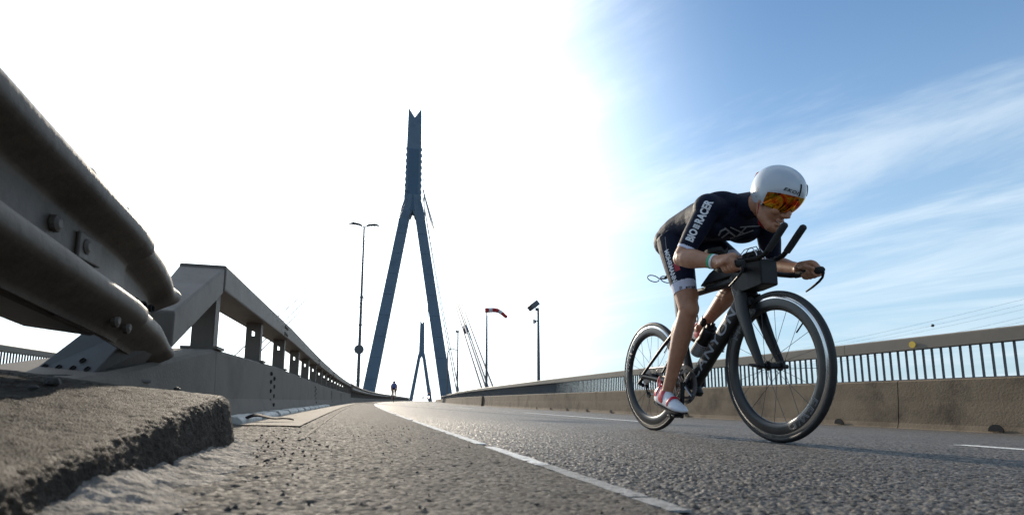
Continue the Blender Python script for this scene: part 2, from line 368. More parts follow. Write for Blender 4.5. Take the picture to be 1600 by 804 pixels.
def sheet(name, lats, ss, m, hfun, z0=0.0, kind='structure', parent=None, smooth=True):
    lats = np.array(lats); ss = np.array(ss)
    P0 = np.array([path(s, 0) for s in ss]); th = np.array([heading(s) for s in ss])
    X = P0[:, 0][:, None] + np.cos(th)[:, None] * lats[None, :]
    Y = P0[:, 1][:, None] - np.sin(th)[:, None] * lats[None, :]
    Z = P0[:, 2][:, None] - FALL * lats[None, :] + z0
    Z = Z + hfun(X, Y, lats[None, :] + 0 * X, ss[:, None] + 0 * X)
    V = np.stack([X, Y, Z], -1).reshape(-1, 3)
    a, b = len(ss), len(lats)
    idx = np.arange(a * b).reshape(a, b)
    Fq = np.stack([idx[:-1, :-1], idx[:-1, 1:], idx[1:, 1:], idx[1:, :-1]], -1).reshape(-1, 4)
    me = bpy.data.meshes.new(name); nf = len(Fq)
    me.vertices.add(len(V)); me.vertices.foreach_set('co', V.ravel())
    me.loops.add(nf * 4); me.loops.foreach_set('vertex_index', Fq.ravel())
    me.polygons.add(nf); me.polygons.foreach_set('loop_start', np.arange(0, nf * 4, 4)); me.polygons.foreach_set('loop_total', np.full(nf, 4))
    me.update(); me.validate()
    if smooth: me.polygons.foreach_set('use_smooth', np.ones(nf, bool))
    me.materials.append(M[m]); o = bpy.data.objects.new(name, me); link(o, parent)
    if parent is None: tag(o, kind=kind)
    return o
def fade(X, Y, a, b):
    d = np.hypot(X, Y); return np.clip((b - d) / (b - a), 0, 1)
def lane_h(X, Y, la, s):
    f = fade(X, Y, 2.6, 6.0)
    d, v = worley(X, Y, 0.0095, 3.1); d2, v2 = worley(X, Y, 0.0052, 8.7)
    dome = np.clip(1 - (d / 0.62) ** 2, 0, 1) ** 0.6 * (0.35 + 0.65 * v)
    h = 0.0042 * dome + 0.0014 * np.clip(1 - d2, 0, 1) * v2 + 0.0016 * (vnoise(X, Y, 0.06, 2.0) - 0.5)
    return f * (h - 0.002)
def shoulder_h(X, Y, la, s):
    f = fade(X, Y, 2.2, 5.0)
    d, v = worley(X, Y, 0.0075, 5.1); d2, v2 = worley(X, Y, 0.03, 1.7)
    h = 0.0012 * np.clip(1 - d / 0.8, 0, 1) * v + 0.0024 * (vnoise(X, Y, 0.028, 4.0) - 0.5) * vnoise(X, Y, 0.11, 9.0) + 0.003 * (vnoise(X, Y, 0.16, 7.0) - 0.5)
    h += 0.0022 * np.clip(vnoise(X, Y, 0.012, 12.0) - 0.72, 0, 1) / 0.28
    pit = np.clip(0.16 - d2, 0, 1) / 0.16 * (v2 > 0.55)
    near = np.clip((0.05 - la) / 0.3, 0, 1)           # broken up towards the kerb block
    h += near * (0.009 * (vnoise(X, Y, 0.035, 21.0) - 0.45) * vnoise(X, Y, 0.013, 22.0))
    return f * (h - 0.004 * pit)
s_near = steps(-1.0, 0.30, 0.13) [:-1] + steps(0.30, 1.0, 0.0026)[:-1] + steps(1.0, 5.5, 0.0026, 1.0052, 0.05)[:-1] + steps(5.5, 60, 0.06, 1.04, 4)[:-1] + steps(60, 520, 4, 1.02, 12)
lat_lane = steps(0.372, 0.9, 0.0028)[:-1] + steps(0.9, 3.2, 0.0028, 1.008, 0.03)[:-1] + steps(3.2, 6.62, 0.04, 1.1, 0.4)
s_lane = steps(-12, 0.26, 0.8)[:-1] + steps(0.26, 0.9, 0.003)[:-1] + steps(0.9, 5.6, 0.003, 1.0062, 0.05)[:-1] + steps(5.6, 60, 0.06, 1.05, 4)[:-1] + steps(60, 520, 4, 1.03, 14)
road = sheet('road', lat_lane, s_lane, 'lane', lane_h)
lat_sh = steps(-0.66, -0.25, 0.02)[:-1] + steps(-0.25, 0.374, 0.0034)
s_sh = steps(-12, 0.3, 0.8)[:-1] + steps(0.3, 1.0, 0.0034)[:-1] + steps(1.0, 5.6, 0.0034, 1.007, 0.05)[:-1] + steps(5.6, 60, 0.06, 1.06, 4)[:-1] + steps(60, 520, 4, 1.03, 14)
shoulder = sheet('hard_shoulder', lat_sh, s_sh, 'shoulder', shoulder_h, z0=0.0035)
flat = lambda X, Y, la, s: 0 * X
coarse = steps(-12, 60, 1.0)[:-1] + steps(60, 520, 4, 1.03, 14)
opposite = sheet('opposite_carriageway', list(np.linspace(-7.85, -0.66, 12)), coarse, 'far_lane', flat)

# painted lines (parts of the road)
def ribbon(name, la0, la1, s0, s1, z, m, parent, jag=0.0, n=None):
    ss = steps(s0, s1, 0.02 if s1 < 4 else 0.08, 1.03, 1.5); mb = MB(); rs = []
    for s in ss:
        j = jag * (noise.noise((s * 35, la0 * 7, 1.3)) + 0.5 * noise.noise((s * 130, la0 * 3, 2.1))); k = jag * (noise.noise((s * 35, la1 * 9, 5.3)) + 0.5 * noise.noise((s * 140, la1 * 3, 7.1)))
        a, b = path(s, la0 + j, z), path(s, la1 + k, z); c, d = path(s, la1 + k, z - 0.003), path(s, la0 + j, z - 0.003)
        rs.append([a, b, c, d])
    mb.rings(rs)
    return mb.build(name, m, parent)
for i, (a, b) in enumerate([(0.575, 0.66), (0.67, 1.05), (1.055, 1.50), (1.60, 3.55), (3.66, 5.1), (5.25, 9.5), (9.7, 20), (20.3, 60)]):
    ribbon('edge_line', 0.366, 0.398, a, b, 0.0052, 'paint' if a > 1.0 else 'worn_paint', road, 0.004)
for a, b in [(-6, -1.5), (1.2, 1.93), (5.0, 9.3), (14, 18), (23, 27), (32, 36), (41, 45)]:
    ribbon('lane_dash', 2.83, 2.93, a, b, 0.0045, 'paint', road, 0.003)
for a in range(-4, 60, 9):
    ribbon('lane_dash', -4.4, -4.28, a, a + 4, 0.004, 'paint', opposite, 0.0)
# light concrete channel and its sealed joint beside the median
tag(sheet('concrete_channel', list(np.linspace(-0.44, -0.205, 10)), steps(2.42, 24, 0.05, 1.03, 1.0), 'strip', lambda X, Y, la, s: 0.002 * (vnoise(X, Y, 0.05, 3.0) - 0.5), z0=0.010), kind='structure')
mb = MB(); rs = []
for s in steps(1.66, 23.5, 0.012, 1.006, 0.3):
    c = -0.135 + 0.010 * noise.noise((s * 4, 0, 0)) + 0.006 * noise.noise((s * 22, 3, 0)); w = 0.008 + 0.005 * noise.noise((s * 14, 7, 0)) + 0.003 * noise.noise((s * 60, 9, 0))
    h = 0.0075 + 0.003 * noise.noise((s * 30, 1, 4))
    rs.append([path(s, c - w, 0.001), path(s, c - w * 0.6, h), path(s, c + w * 0.5, h * 0.95), path(s, c + w, 0.001)])
mb.rings(rs).build('sealing_bead', 'seam', shoulder, smooth=True)
# a few flat chips and dark blotches on the shoulder
def rock(name, c, r, m, parent=None, seed=0, flat=0.6, sub=2):
    bm = bmesh.new(); bmesh.ops.create_icosphere(bm, subdivisions=sub, radius=1.0)
    for v in bm.verts:
        p = v.co.copy(); k = 1 + 0.45 * noise.noise(p * 1.1 + Vector((seed * 3.1, seed, 0))) + 0.18 * noise.noise(p * 2.7 + Vector((seed, 0, seed)))
        v.co = Vector((p.x * k * r[0], p.y * k * r[1], p.z * k * r[2]))
    me = bpy.data.meshes.new(name); bm.to_mesh(me); bm.free(); me.materials.append(M[m])
    o = bpy.data.objects.new(name, me); o.location = c; return link(o, parent)
crumb = MB()
for i in range(420):
    s = 0.55 + 2.2 * random.random() ** 1.5; la = random.uniform(-0.27, 0.36) if i % 3 else random.uniform(-0.27, -0.05)
    p = path(s, la, 0.005); r = random.choice((0.0012, 0.0015, 0.002, 0.003)) * (1.0 if la > -0.05 else 1.5)
    q = Matrix.Rotation(random.random() * 6, 3, 'Z') @ Matrix.Rotation(random.random() * 0.6, 3, 'X')
    vs = []
    for x, y, z in ((1, 0, 0), (0.2, 0.9, 0), (-1, 0.3, 0), (-0.3, -0.9, 0), (0.1, 0.1, 0.7), (0, 0, -0.6)):
        vs.append(p + q @ Vector((x * r * random.uniform(0.8, 1.6), y * r * random.uniform(0.7, 1.4), z * r)))
    crumb.add(vs, [(0, 1, 4), (1, 2, 4), (2, 3, 4), (3, 0, 4), (1, 0, 5), (2, 1, 5), (3, 2, 5), (0, 3, 5)])
o = crumb.build('grit', 'stone'); tag(o, 'dark grit and crumbs of asphalt scattered over the hard shoulder', 'grit', kind='stuff')

# the river far below
mb = MB(); mb.add([(-5000, -3000, -54), (5000, -3000, -54), (5000, 8000, -54), (-5000, 8000, -54)], [(0, 1, 2, 3)])
tag(mb.build('river', 'water'), kind='structure')
# deck slab under the roads
mb = MB(); sweep(mb, [(-8.6, -0.06), (7.5, -0.06), (6.5, -0.9), (2.5, -2.8), (-4.2, -2.8), (-7.6, -0.9)], coarse)
tag(mb.build('bridge_deck', 'wall'), kind='structure')

# ------------------------------------------------------------------ concrete kerb block at the end of the median, beside the lens
mb = MB(); rs = []
def blk(s):
    """section of the block at distance s: lat, z"""
    u = max(0, min(1, (s - 0.5) / 0.88)); u = u * u * (3 - 2 * u)
    top = 0.066 + 0.067 * u
    end = max(0.0, (s - 1.30) / 0.30); end = min(1.0, end)
    pull = 0.23 * (1 - math.sqrt(max(0, 1 - end ** 2.2)))      # rounded far corner
    fr = -0.262 - 0.0 - pull
    return top - 0.012 * end, fr, end
ys = steps(-1.2, 0.3, 0.1)[:-1] + steps(0.3, 1.28, 0.0055)[:-1] + [1.30 + 0.30 * math.sin(math.pi / 2 * i / 44) for i in range(45)]
K = 40
for s in ys:
    top, fr, end = blk(s); back = -0.66; tb = top + 0.052 * (1 - 0.4 * end) + (0.02 if s < 0.9 else 0.0)
    pr = []
    # back bottom -> back top -> over the top -> rounded edge -> front face -> foot
    pr.append((back, -0.02)); pr.append((back, tb))
    nt_ = 64; rr = 0.026
    for i in range(1, nt_):
        t = i / nt_; la = back + (fr - rr - back) * t; pr.append((la, tb + (top - tb) * t ** 0.9))
    for i in range(12):
        a = math.pi / 2 * i / 11; pr.append((fr - rr + rr * math.sin(a), top - rr + rr * math.cos(a)))
    for i in range(1, 25):
        t = i / 24; pr.append((fr + 0.018 * t, (top - rr) * (1 - t) - 0.02 * t))
    ring = []
    for la, z in pr:
        p = path(s, la, 0); p.z = z
        q = p * 1.0
        d = 0.0018 * noise.noise(q * 38) + 0.0014 * noise.noise(q * 120) + 0.0026 * noise.noise(q * 240) + 0.006 * noise.noise(q * 9)
        n = Vector((1, 0.2, 0.7)).normalized()
        ring.append(p + n * d)
    rs.append(ring)
mb.rings(rs, True)
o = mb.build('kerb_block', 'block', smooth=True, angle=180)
tag(o, 'rough dark concrete kerb block with rounded end, close at the lower left', 'kerb')
# mortar squeezed out along its foot
def mort(s, t):
    top, fr, end = blk(min(s, 1.58))
    w = 0.075 + 0.04 * noise.noise((s * 7, 2, 0)) + 0.03 * noise.noise((s * 19, 5, 0)) - 0.02 * (s > 1.2)
    la = fr - 0.012 + (w + 0.03) * t
    h = 0.034 * (1 - t) ** 1.5 * (0.8 + 0.5 * noise.noise((s * 6, 8, 0))) + 0.004
    q = Vector((la * 1.0, s, 0))
    h += (0.005 * noise.noise(q * 24) + 0.0045 * noise.noise(q * 60 + Vector((3, 0, 0))) + 0.0022 * noise.noise(q * 170)) * (1 - t * 0.6)
    if t > 0.97: h = -0.004
    return path(s, la, h)
grid = []; ss = steps(0.35, 1.68, 0.006); tt = [i / 30 for i in range(31)]
for s in ss:
    e = max(0, (s - 1.45) / 0.23)
    grid.append([mort(s, t) - Vector((0, 0, 0.05 * e ** 2)) for t in tt])
mb = MB(); mb.add([p for g in grid for p in g], [(i * 31 + j, i * 31 + j + 1, (i + 1) * 31 + j + 1, (i + 1) * 31 + j) for i in range(len(ss) - 1) for j in range(30)])
o = mb.build('mortar_fillet', 'mortar', smooth=True, angle=180); tag(o, 'lumpy pale mortar smeared along the foot of the kerb block', 'mortar')
for k, (s, la, r) in enumerate([(1.12, -0.50, 0.010), (1.03, -0.485, 0.0065), (1.34, -0.37, 0.0055)]):
    q = path(s, la, 0); top, fr, end = blk(s); tb = top + 0.052 + (0.02 if s < 0.9 else 0)
    zt = tb + (top - tb) * ((la + 0.66) / (fr - 0.026 + 0.66)) ** 0.9
    o = rock('pebble', (q.x, q.y, zt + r * 0.55 + 0.003), (r * 1.25, r, r * 0.8), 'stone', seed=k + 3)
    tag(o, ['largest black pebble lying on top of the concrete kerb block', 'small black pebble on the kerb block, left of the big one', 'small black pebble near the rounded end of the kerb block'][k], 'pebble', 'pebbles on the kerb block')
# rubber scrap lying past the block
mb = MB(); rs = []
for i in range(14):
    t = i / 13; c = path(2.72 + 0.10 * t, -0.47 + 0.20 * t, 0.016 + 0.030 * math.sin(t * 2.9) * (1 - t) + 0.006 * math.sin(t * 9))
    w = 0.028 * math.sin(math.pi * min(1, 0.15 + t * 0.8)) + 0.004
    rs.append([c + Vector((0, -w, 0.004)), c + Vector((0, -w * 0.2, 0.014 - 0.008 * t)), c + Vector((0, w, 0.003)), c + Vector((0, 0, -0.003))])
tag(mb.rings(rs).build('rubber_scrap', 'rubberscrap', smooth=True), 'curled black scrap of rubber lying on the concrete channel by the median', 'debris')

# ------------------------------------------------------------------ median barrier: concrete foot with steel box rail on posts
median = empty('median_barrier', path(2.6, -0.75), 0, 'grey concrete median wall with steel box rail on posts, left of the road', 'barrier')
def P(o): return Vector(o) - median.location
def wtop(s):
    if s < 2.62: return 0.165 + (s - 1.40) * (0.347 - 0.165) / 1.22
    return min(0.385, 0.347 + (s - 2.62) * 0.02)
joints = [2.62, 6.6, 10.6, 14.6, 18.6, 22.4]
def wall_seg(a, b):
    mb = MB(); rs = []
    for s in steps(a, b, 0.15, 1.02, 0.5):
        t = wtop(s); f = -0.545
        pr = [(-0.93, 0.0), (-0.92, t - 0.012), (-0.905, t), (-0.60, t), (-0.585, t - 0.012), (-0.578, 0.13), (-0.55, 0.05), (-0.53, 0.0)]
        rs.append([P(Vector((path(s, la).x, path(s, la).y, z + zprof(s)))) for la, z in pr])
    mb.rings(rs)
    return mb.build('wall_section', 'wall', median, bevel=0.0)
wall_seg(1.36, 2.615)
for a, b in zip(joints[:-1], joints[1:]): wall_seg(a, b - 0.006)
# groups of dark bolt holes beside each joint
hole = MB().lathe([(-0.004, 0.0), (-0.004, 0.013), (0.004, 0.013), (0.004, 0.0105), (-0.002, 0.0105), (-0.002, 0.0)], (0, 0, 0), (1, 0, 0), 10).mesh('bolt_hole'); hole.materials.append(M['hole'])
for s0 in (4.22, 8.3, 12.3, 16.3):
    for ds, z in ((0, 0.12), (0, 0.19), (0.17, 0.155), (0, 0.255), (0.16, 0.285), (0, 0.315), (0.17, 0.225), (0.06, 0.09)):
        q = path(s0 + ds, -0.58 + (0.02 if z < 0.12 else 0.002)); q.z = z
        inst(hole, 'bolt_hole', median, P(q), (0, 0, -heading(s0)), (1, 2.0, 1.15))
# posts with a slotted hole
pm = MB(); W2, D2, HT = 0.05, 0.035, 1.0
post = MB()
for x0, x1, z0, z1 in ((-0.055, -0.012, 0, 0.30), (0.012, 0.055, 0, 0.30), (-0.012, 0.012, 0, 0.175), (-0.012, 0.012, 0.215, 0.30)):
    post.box((0, (x0 + x1) / 2, (z0 + z1) / 2), (0.008, x1 - x0, z1 - z0))
post.box((-0.045, -0.0585, 0.15), (0.09, 0.007, 0.30)); post.box((-0.045, 0.0585, 0.15), (0.09, 0.007, 0.30)); post.box((-0.03, 0, 0.006), (0.16, 0.20, 0.012))
pme = post.mesh('post'); pme.materials.append(M['steel_paint'])
for i in range(17):
    s = 2.66 + 1.2 * i; q = path(s, -0.655); q.z = wtop(s)
    o = inst(pme, 'post', median, P(q), (0, 0, R(-90) - heading(s)), (0.8, 0.74, 1))
# steel box rail: level run, then the end bent down towards the camera
def box_ring(c, lat0, lat1, h, s):
    a = path(s, lat0); b = path(s, lat1)
    return [P(Vector((a.x, a.y, c))), P(Vector((a.x, a.y, c + h))), P(Vector((b.x, b.y, c + h))), P(Vector((b.x, b.y, c)))]
rs = [box_ring(0.29, -0.585, -0.68, 0.13, 2.02), box_ring(0.595, -0.575, -0.76, 0.118, 2.62)]
mb = MB().rings(rs); mb.build('rail_end', 'steel_paint', median, bevel=0.008)
rs = [box_ring(0.612, -0.572, -0.762, 0.118, s) if s < 2.7 else box_ring(min(0.66, 0.612 + 0.018 * (s - 2.63)), -0.572, -0.762, 0.118, s) for s in steps(2.628, 22.5, 0.4, 1.03, 0.8)]
MB().rings(rs).build('box_rail', 'steel_paint', median, bevel=0.008)
bolt = MB().lathe([(0, 0.0), (0, 0.014), (0.006, 0.014), (0.010, 0.008), (0.010, 0)], (0, 0, 0), (1, 0, 0), 8).mesh('bolt'); bolt.materials.append(M['steel_paint'])
for s0 in (4.75, 8.6, 12.5):
    for ds in (0, 0.07, 0.14):
        for z in (0.675, 0.73):
            q = path(s0 + ds, -0.572); q.z = z; inst(bolt, 'bolt', median, P(q))
# pale edging stones along the wall's foot
for i in range(12):
    s = 2.62 + i * 0.62 + 0.0; L_ = 0.5; mb = MB(); rs = []
    for k in range(5):
        q = s + L_ * k / 4; w = 0.012 * noise.noise((q * 9, i, 0)); zz = 0.004 * noise.noise((q * 12, i, 3))
        pr = [(-0.53, 0.0), (-0.53, 0.036 + zz), (-0.475 + w, 0.034 + zz), (-0.458 + w, 0.020), (-0.455 + w, 0.0)]
        rs.append([P(path(q, la, z)) for la, z in pr])
    mb.rings(rs).build('edging_stone', 'tile_white', median, bevel=0.003)

# ------------------------------------------------------------------ W-beam guardrail ending on the median
guard = empty('guardrail', (-0.62, 0.3, 0.1), 0, 'big galvanised W-profile guardrail sweeping in close from the upper left', 'guardrail')
def GP(v): return Vector(v) - guard.location
def w_prof():
    # (out towards the road, height), bottom to top of a W-profile 0.31 high
    key = [(0.0, 0.0), (0.003, 0.008), (0.008, 0.014), (0.052, 0.045), (0.060, 0.052), (0.064, 0.061), (0.064, 0.080), (0.060, 0.089), (0.052, 0.095), (0.014, 0.116), (0.008, 0.121), (0.006, 0.128), (0.006, 0.188), (0.008, 0.195), (0.014, 0.200), (0.052, 0.222), (0.060, 0.228), (0.064, 0.237), (0.064, 0.256), (0.060, 0.266), (0.052, 0.272), (0.008, 0.298), (0.003, 0.303), (0.0, 0.31)]
    out = []
    for i in range(len(key)):
        out.append(key[i])
        if i + 1 < len(key) and abs(key[i + 1][0] - key[i][0]) > 0.03:
            for t in (0.33, 0.67): out.append((key[i][0] + (key[i + 1][0] - key[i][0]) * t, key[i][1] + (key[i + 1][1] - key[i][1]) * t))
    return out
def beam_axis(s):
    z = 0.322 - 0.092 * max(0, s - 0.85)
    x = -0.555 - 0.045 * max(0, min(1, (s - 1.45) / 0.5))
    return x, z
def beam(name, s0, s1, off, dents=0.0, dz=0):
    mb = MB(); rs = []; prf = w_prof()
    for s in steps(s0, s1, 0.05 if dents == 0 else 0.025):
        x, z = beam_axis(s); fr = []; bk = []
        for o_, h in prf:
            cr = dents * max(0, (s - (s1 - 0.26)) / 0.26) ** 1.5
            ox = o_ + off - cr * (0.030 + 0.055 * noise.noise((s * 9, h * 14, 0))) + 0.0015 * noise.noise((s * 6, h * 9, 4))
            hh = h * (1 - 0.2 * cr) + cr * 0.03 * noise.noise((s * 11, h * 10, 9))
            fr.append(GP((x + ox, s, z + hh + dz))); bk.append(GP((x + ox - 0.006, s, z + hh + 0.0015 + dz)))
        rs.append(fr + bk[::-1])
    mb.rings(rs)
    return mb.build(name, 'galv', guard, smooth=True, angle=50)
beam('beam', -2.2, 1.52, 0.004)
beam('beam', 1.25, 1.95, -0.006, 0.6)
bol = MB().lathe([(0, 0.0), (0, 0.017), (0.008, 0.016), (0.012, 0.008), (0.012, 0)], (0, 0, 0), (1, 0, 0), 12).mesh('bolt'); bol.materials.append(M['galv'])
for s, h in ((1.28, 0.155), (1.40, 0.03), (1.40, 0.28), (1.47, 0.03), (1.47, 0.28), (1.16, 0.155)):
    x, z = beam_axis(s); inst(bol, 'bolt', guard, GP((x + (0.012 if h == 0.155 else 0.034), s, z + h)))
mb = MB(); x, z = beam_axis(1.30)   # splice plate in the valley
mb.box(GP((x + 0.014, 1.30, z + 0.155)), (0.008, 0.10, 0.055)); mb.build('splice_plate', 'galv', guard, bevel=0.003)
for s, h, r in ((1.74, 0.150, 0.016), (1.83, 0.165, 0.013), (1.66, 0.145, 0.008)):
    x, z = beam_axis(s); inst(hole, 'bolt_hole', guard, GP((x + 0.0045 + (-0.003), s, z + h)), scale=(1.2, r / 0.012 * 1.3, r / 0.012 * 0.8))
# reflector tab on the top edge
x, z = beam_axis(1.30); mb = MB(); mb.lathe([(0, 0), (0, 0.016), (0.01, 0.016), (0.012, 0.0)], GP((x - 0.0, 1.285, z + 0.318)), (0, 1, 0), 12); mb.build('reflector', 'blackplastic', guard)
# wide rear strap closing the back of the beam
mb = MB(); rs = []
for s in steps(-2.2, 1.45, 0.2): 
    x, z = beam_axis(s); rs.append([GP((x - 0.015, s, z + 0.0)), GP((x - 0.02, s, z + 0.30)), GP((x - 0.16, s, z + 0.30)), GP((x - 0.16, s, z + 0.02))])
mb.rings(rs).build('rear_channel', 'steel_paint', guard, bevel=0.01)
# slanted box brace from the ground up to the beam, with its bolted foot
br = empty('guardrail_brace', (-0.85, 1.7, 0.15), 0, 'slanted grey steel brace with bolt holes carrying the end of the guardrail', 'brace')
def BP(v): return Vector(v) - br.location
# sheared box: one face towards the lens, one towards the road
c = [Vector((-0.82, 1.71, 0.186)), Vector((-0.62, 1.57, 0.180)), Vector((-0.60, 1.85, 0.225)), Vector((-0.80, 1.95, 0.226))]
t = [Vector((-0.66, 1.772, 0.385)), Vector((-0.565, 1.676, 0.318)), Vector((-0.545, 1.81, 0.290)), Vector((-0.64, 1.90, 0.36))]
MB().rings([[BP(v) for v in c], [BP(v) for v in t]]).build('strut', 'brace', br, bevel=0.006)
MB().box(BP((-0.78, 1.70, 0.178)), (0.36, 0.34, 0.010), Matrix.Rotation(R(-12), 3, 'Z')).build('base_plate', 'brace', br, bevel=0.002)
nrm = (c[1] - c[0]).cross(t[0] - c[0]).normalized()
if nrm.y > 0: nrm = -nrm
for a, b in ((0.12, 0.13), (0.36, 0.13), (0.60, 0.13), (0.84, 0.13), (0.62, 0.26)):
    p = c[0].lerp(c[1], a).lerp(t[0].lerp(t[1], a), b)
    o = inst(hole, 'bolt_hole', br, BP(p + nrm * 0.001), scale=(0.6, 0.62, 0.62)); o.rotation_euler = nrm.to_track_quat('X', 'Z').to_euler()
# ------------------------------------------------------------------ bridge parapets with balusters
def parapet(lat, side, label, s_first, s_last, n_ind, concrete_s):
    """side +1: road lies towards -lat (right parapet); heights counted from the deck at its foot"""
    root = empty('bridge_parapet', path(s_first, lat), 0, label, 'parapet')
    zb = -FALL * lat
    def Q(s, la, z): 
        p = path(s, la); return Vector((p.x, p.y, zprof(s) + zb + z)) - root.location
    ends = concrete_s
    for a, b, so in ends:
        mb = MB(); rs = []
        for s in steps(a, b, 0.5, 1.0, 2.0) if b - a < 40 else steps(a, b, 2.0, 1.02, 8):
            o = so
            pr = [(0.32, -0.05), (0.32, 0.585), (0.30, 0.60), (0.02 + o, 0.60), (0.0 + o, 0.585), (-0.02 + o, 0.34), (-0.033 + o, 0.24), (-0.05 + o, 0.07), (-0.07 + o, 0.012), (-0.085 + o, 0.0), (-0.09 + o, -0.05)]
            rs.append([Q(s, lat + side * la, z) for la, z in pr])
        mb.rings(rs).build('concrete_wall', 'rconc', root)
    # top rail
    for a, b in zip([s_first] + [s for s in range(6, 60, 6) if s > s_first] + [60, 110], [s for s in range(6, 60, 6) if s > s_first] + [60, 110, 170]):
        if a >= s_last: break
        b = min(b, s_last); mb = MB(); rs = []
        for s in steps(a + 0.003, b - 0.003, 0.75 if b < 60 else 2.5):
            pr = [(0.03, 0.988), (0.03, 1.125), (0.05, 1.14), (0.20, 1.14), (0.22, 1.125), (0.22, 0.988)]
            rs.append([Q(s, lat + side * la, z) for la, z in pr])
        mb.rings(rs).build('top_rail', 'rail', root)
    mb = MB(); rs = [[Q(s, lat + side * la, z) for la, z in ((0.10, 0.603), (0.10, 0.615), (0.17, 0.615), (0.17, 0.603))] for s in steps(s_first, min(s_last, 60), 1.0)]
    mb.rings(rs).build('lower_rail', 'bar', root)
    bar = MB().box((0, 0, 0.185), (0.034, 0.009, 0.375)).mesh('baluster'); bar.materials.append(M['bar'])
    k = 0; s = s_first + 0.05; far = MB()
    while s < s_last:
        if k < n_ind: inst(bar, 'baluster', root, Q(s, lat + side * 0.135, 0.612), (0, 0, -heading(s)))
        else:
            c = Q(s, lat + side * 0.135, 0.80); far.box(c, (0.034, 0.009, 0.375), Matrix.Rotation(-heading(s), 3, 'Z'))
        s += 0.11; k += 1
    if far.v: tag(far.build('far_balusters', 'bar', root), kind='stuff')
    return root, Q
rp, RQ = parapet(6.70, 1, 'brown concrete parapet with steel balusters and box rail, right of the road', 1.5, 110, 300, [(-2, 5.22, 0), (5.232, 17.2, 0), (17.212, 33, 0), (33.0, 170, -0.12)])
# half-round drain mouths in its foot
dm = MB(); dm.prism([(0.075 * math.cos(math.pi * i / 12), 0.075 * math.sin(math.pi * i / 12)) for i in range(13)], (0, 0, 0), (0, 1, 0), (0, 0, 1), (1, 0, 0), 0.012)
dme = dm.mesh('drain_mouth'); dme.materials.append(M['hole'])
for s in (4.11, 6.09, 8.0, 9.85, 11.7, 13.5, 15.2, 16.95, 18.7, 20.5):
    inst(dme, 'drain_mouth', rp, RQ(s, 6.612, 0.02), (0, 0, -heading(s)))
mb = MB(); mb.lathe([(0, 0), (0, 0.042), (0.006, 0.042), (0.006, 0)], RQ(5.0, 6.724, 1.045), (-1, 0, 0), 14); mb.build('yellow_marker', 'yellow', rp)
lp, LQ = parapet(-8.05, -1, 'far parapet with steel balusters across the opposite carriageway, far left', 12.0, 60, 120, [(2, 60, 0)])

# ------------------------------------------------------------------ low guardrail carrying on beyond the concrete median
far_g = empty('median_guardrail', path(22.6, -0.7), 0, 'distant dark guardrail on posts running to the crest after the concrete median', 'guardrail')
def FG(s, la, z):
    p = path(s, la); return Vector((p.x, p.y, zprof(s) + 0.025 + z)) - far_g.location
mb = MB(); rs = []
for s in steps(22.55, 150, 1.2, 1.02, 5): rs.append([FG(s, -0.56, 0.48), FG(s, -0.50, 0.54), FG(s, -0.56, 0.62), FG(s, -0.50, 0.71), FG(s, -0.56, 0.77), FG(s, -0.60, 0.77), FG(s, -0.60, 0.48)])
mb.rings(rs).build('beam', 'steel_paint', far_g)
mb = MB(); rs = []
for s in steps(22.55, 150, 1.2, 1.02, 5): rs.append([FG(s, -0.85, 0.48), FG(s, -0.85, 0.77), FG(s, -0.90, 0.77), FG(s, -0.90, 0.48)])
mb.rings(rs).build('beam', 'steel_paint', far_g)
pp = MB().box((0, 0, 0.33), (0.2, 0.09, 0.70)).mesh('post'); pp.materials.append(M['steel_paint'])
for i in range(60): s = 23 + i * 2.0; inst(pp, 'post', far_g, FG(s, -0.72, -0.02), (0, 0, -heading(s)))
mb = MB(); rs = [[FG(s, -0.9, -0.02), FG(s, -0.9, 0.22), FG(s, -0.62, 0.22), FG(s, -0.56, -0.02)] for s in steps(22.55, 150, 1.2, 1.02, 5)]
mb.rings(rs).build('kerb_foot', 'wall', far_g)

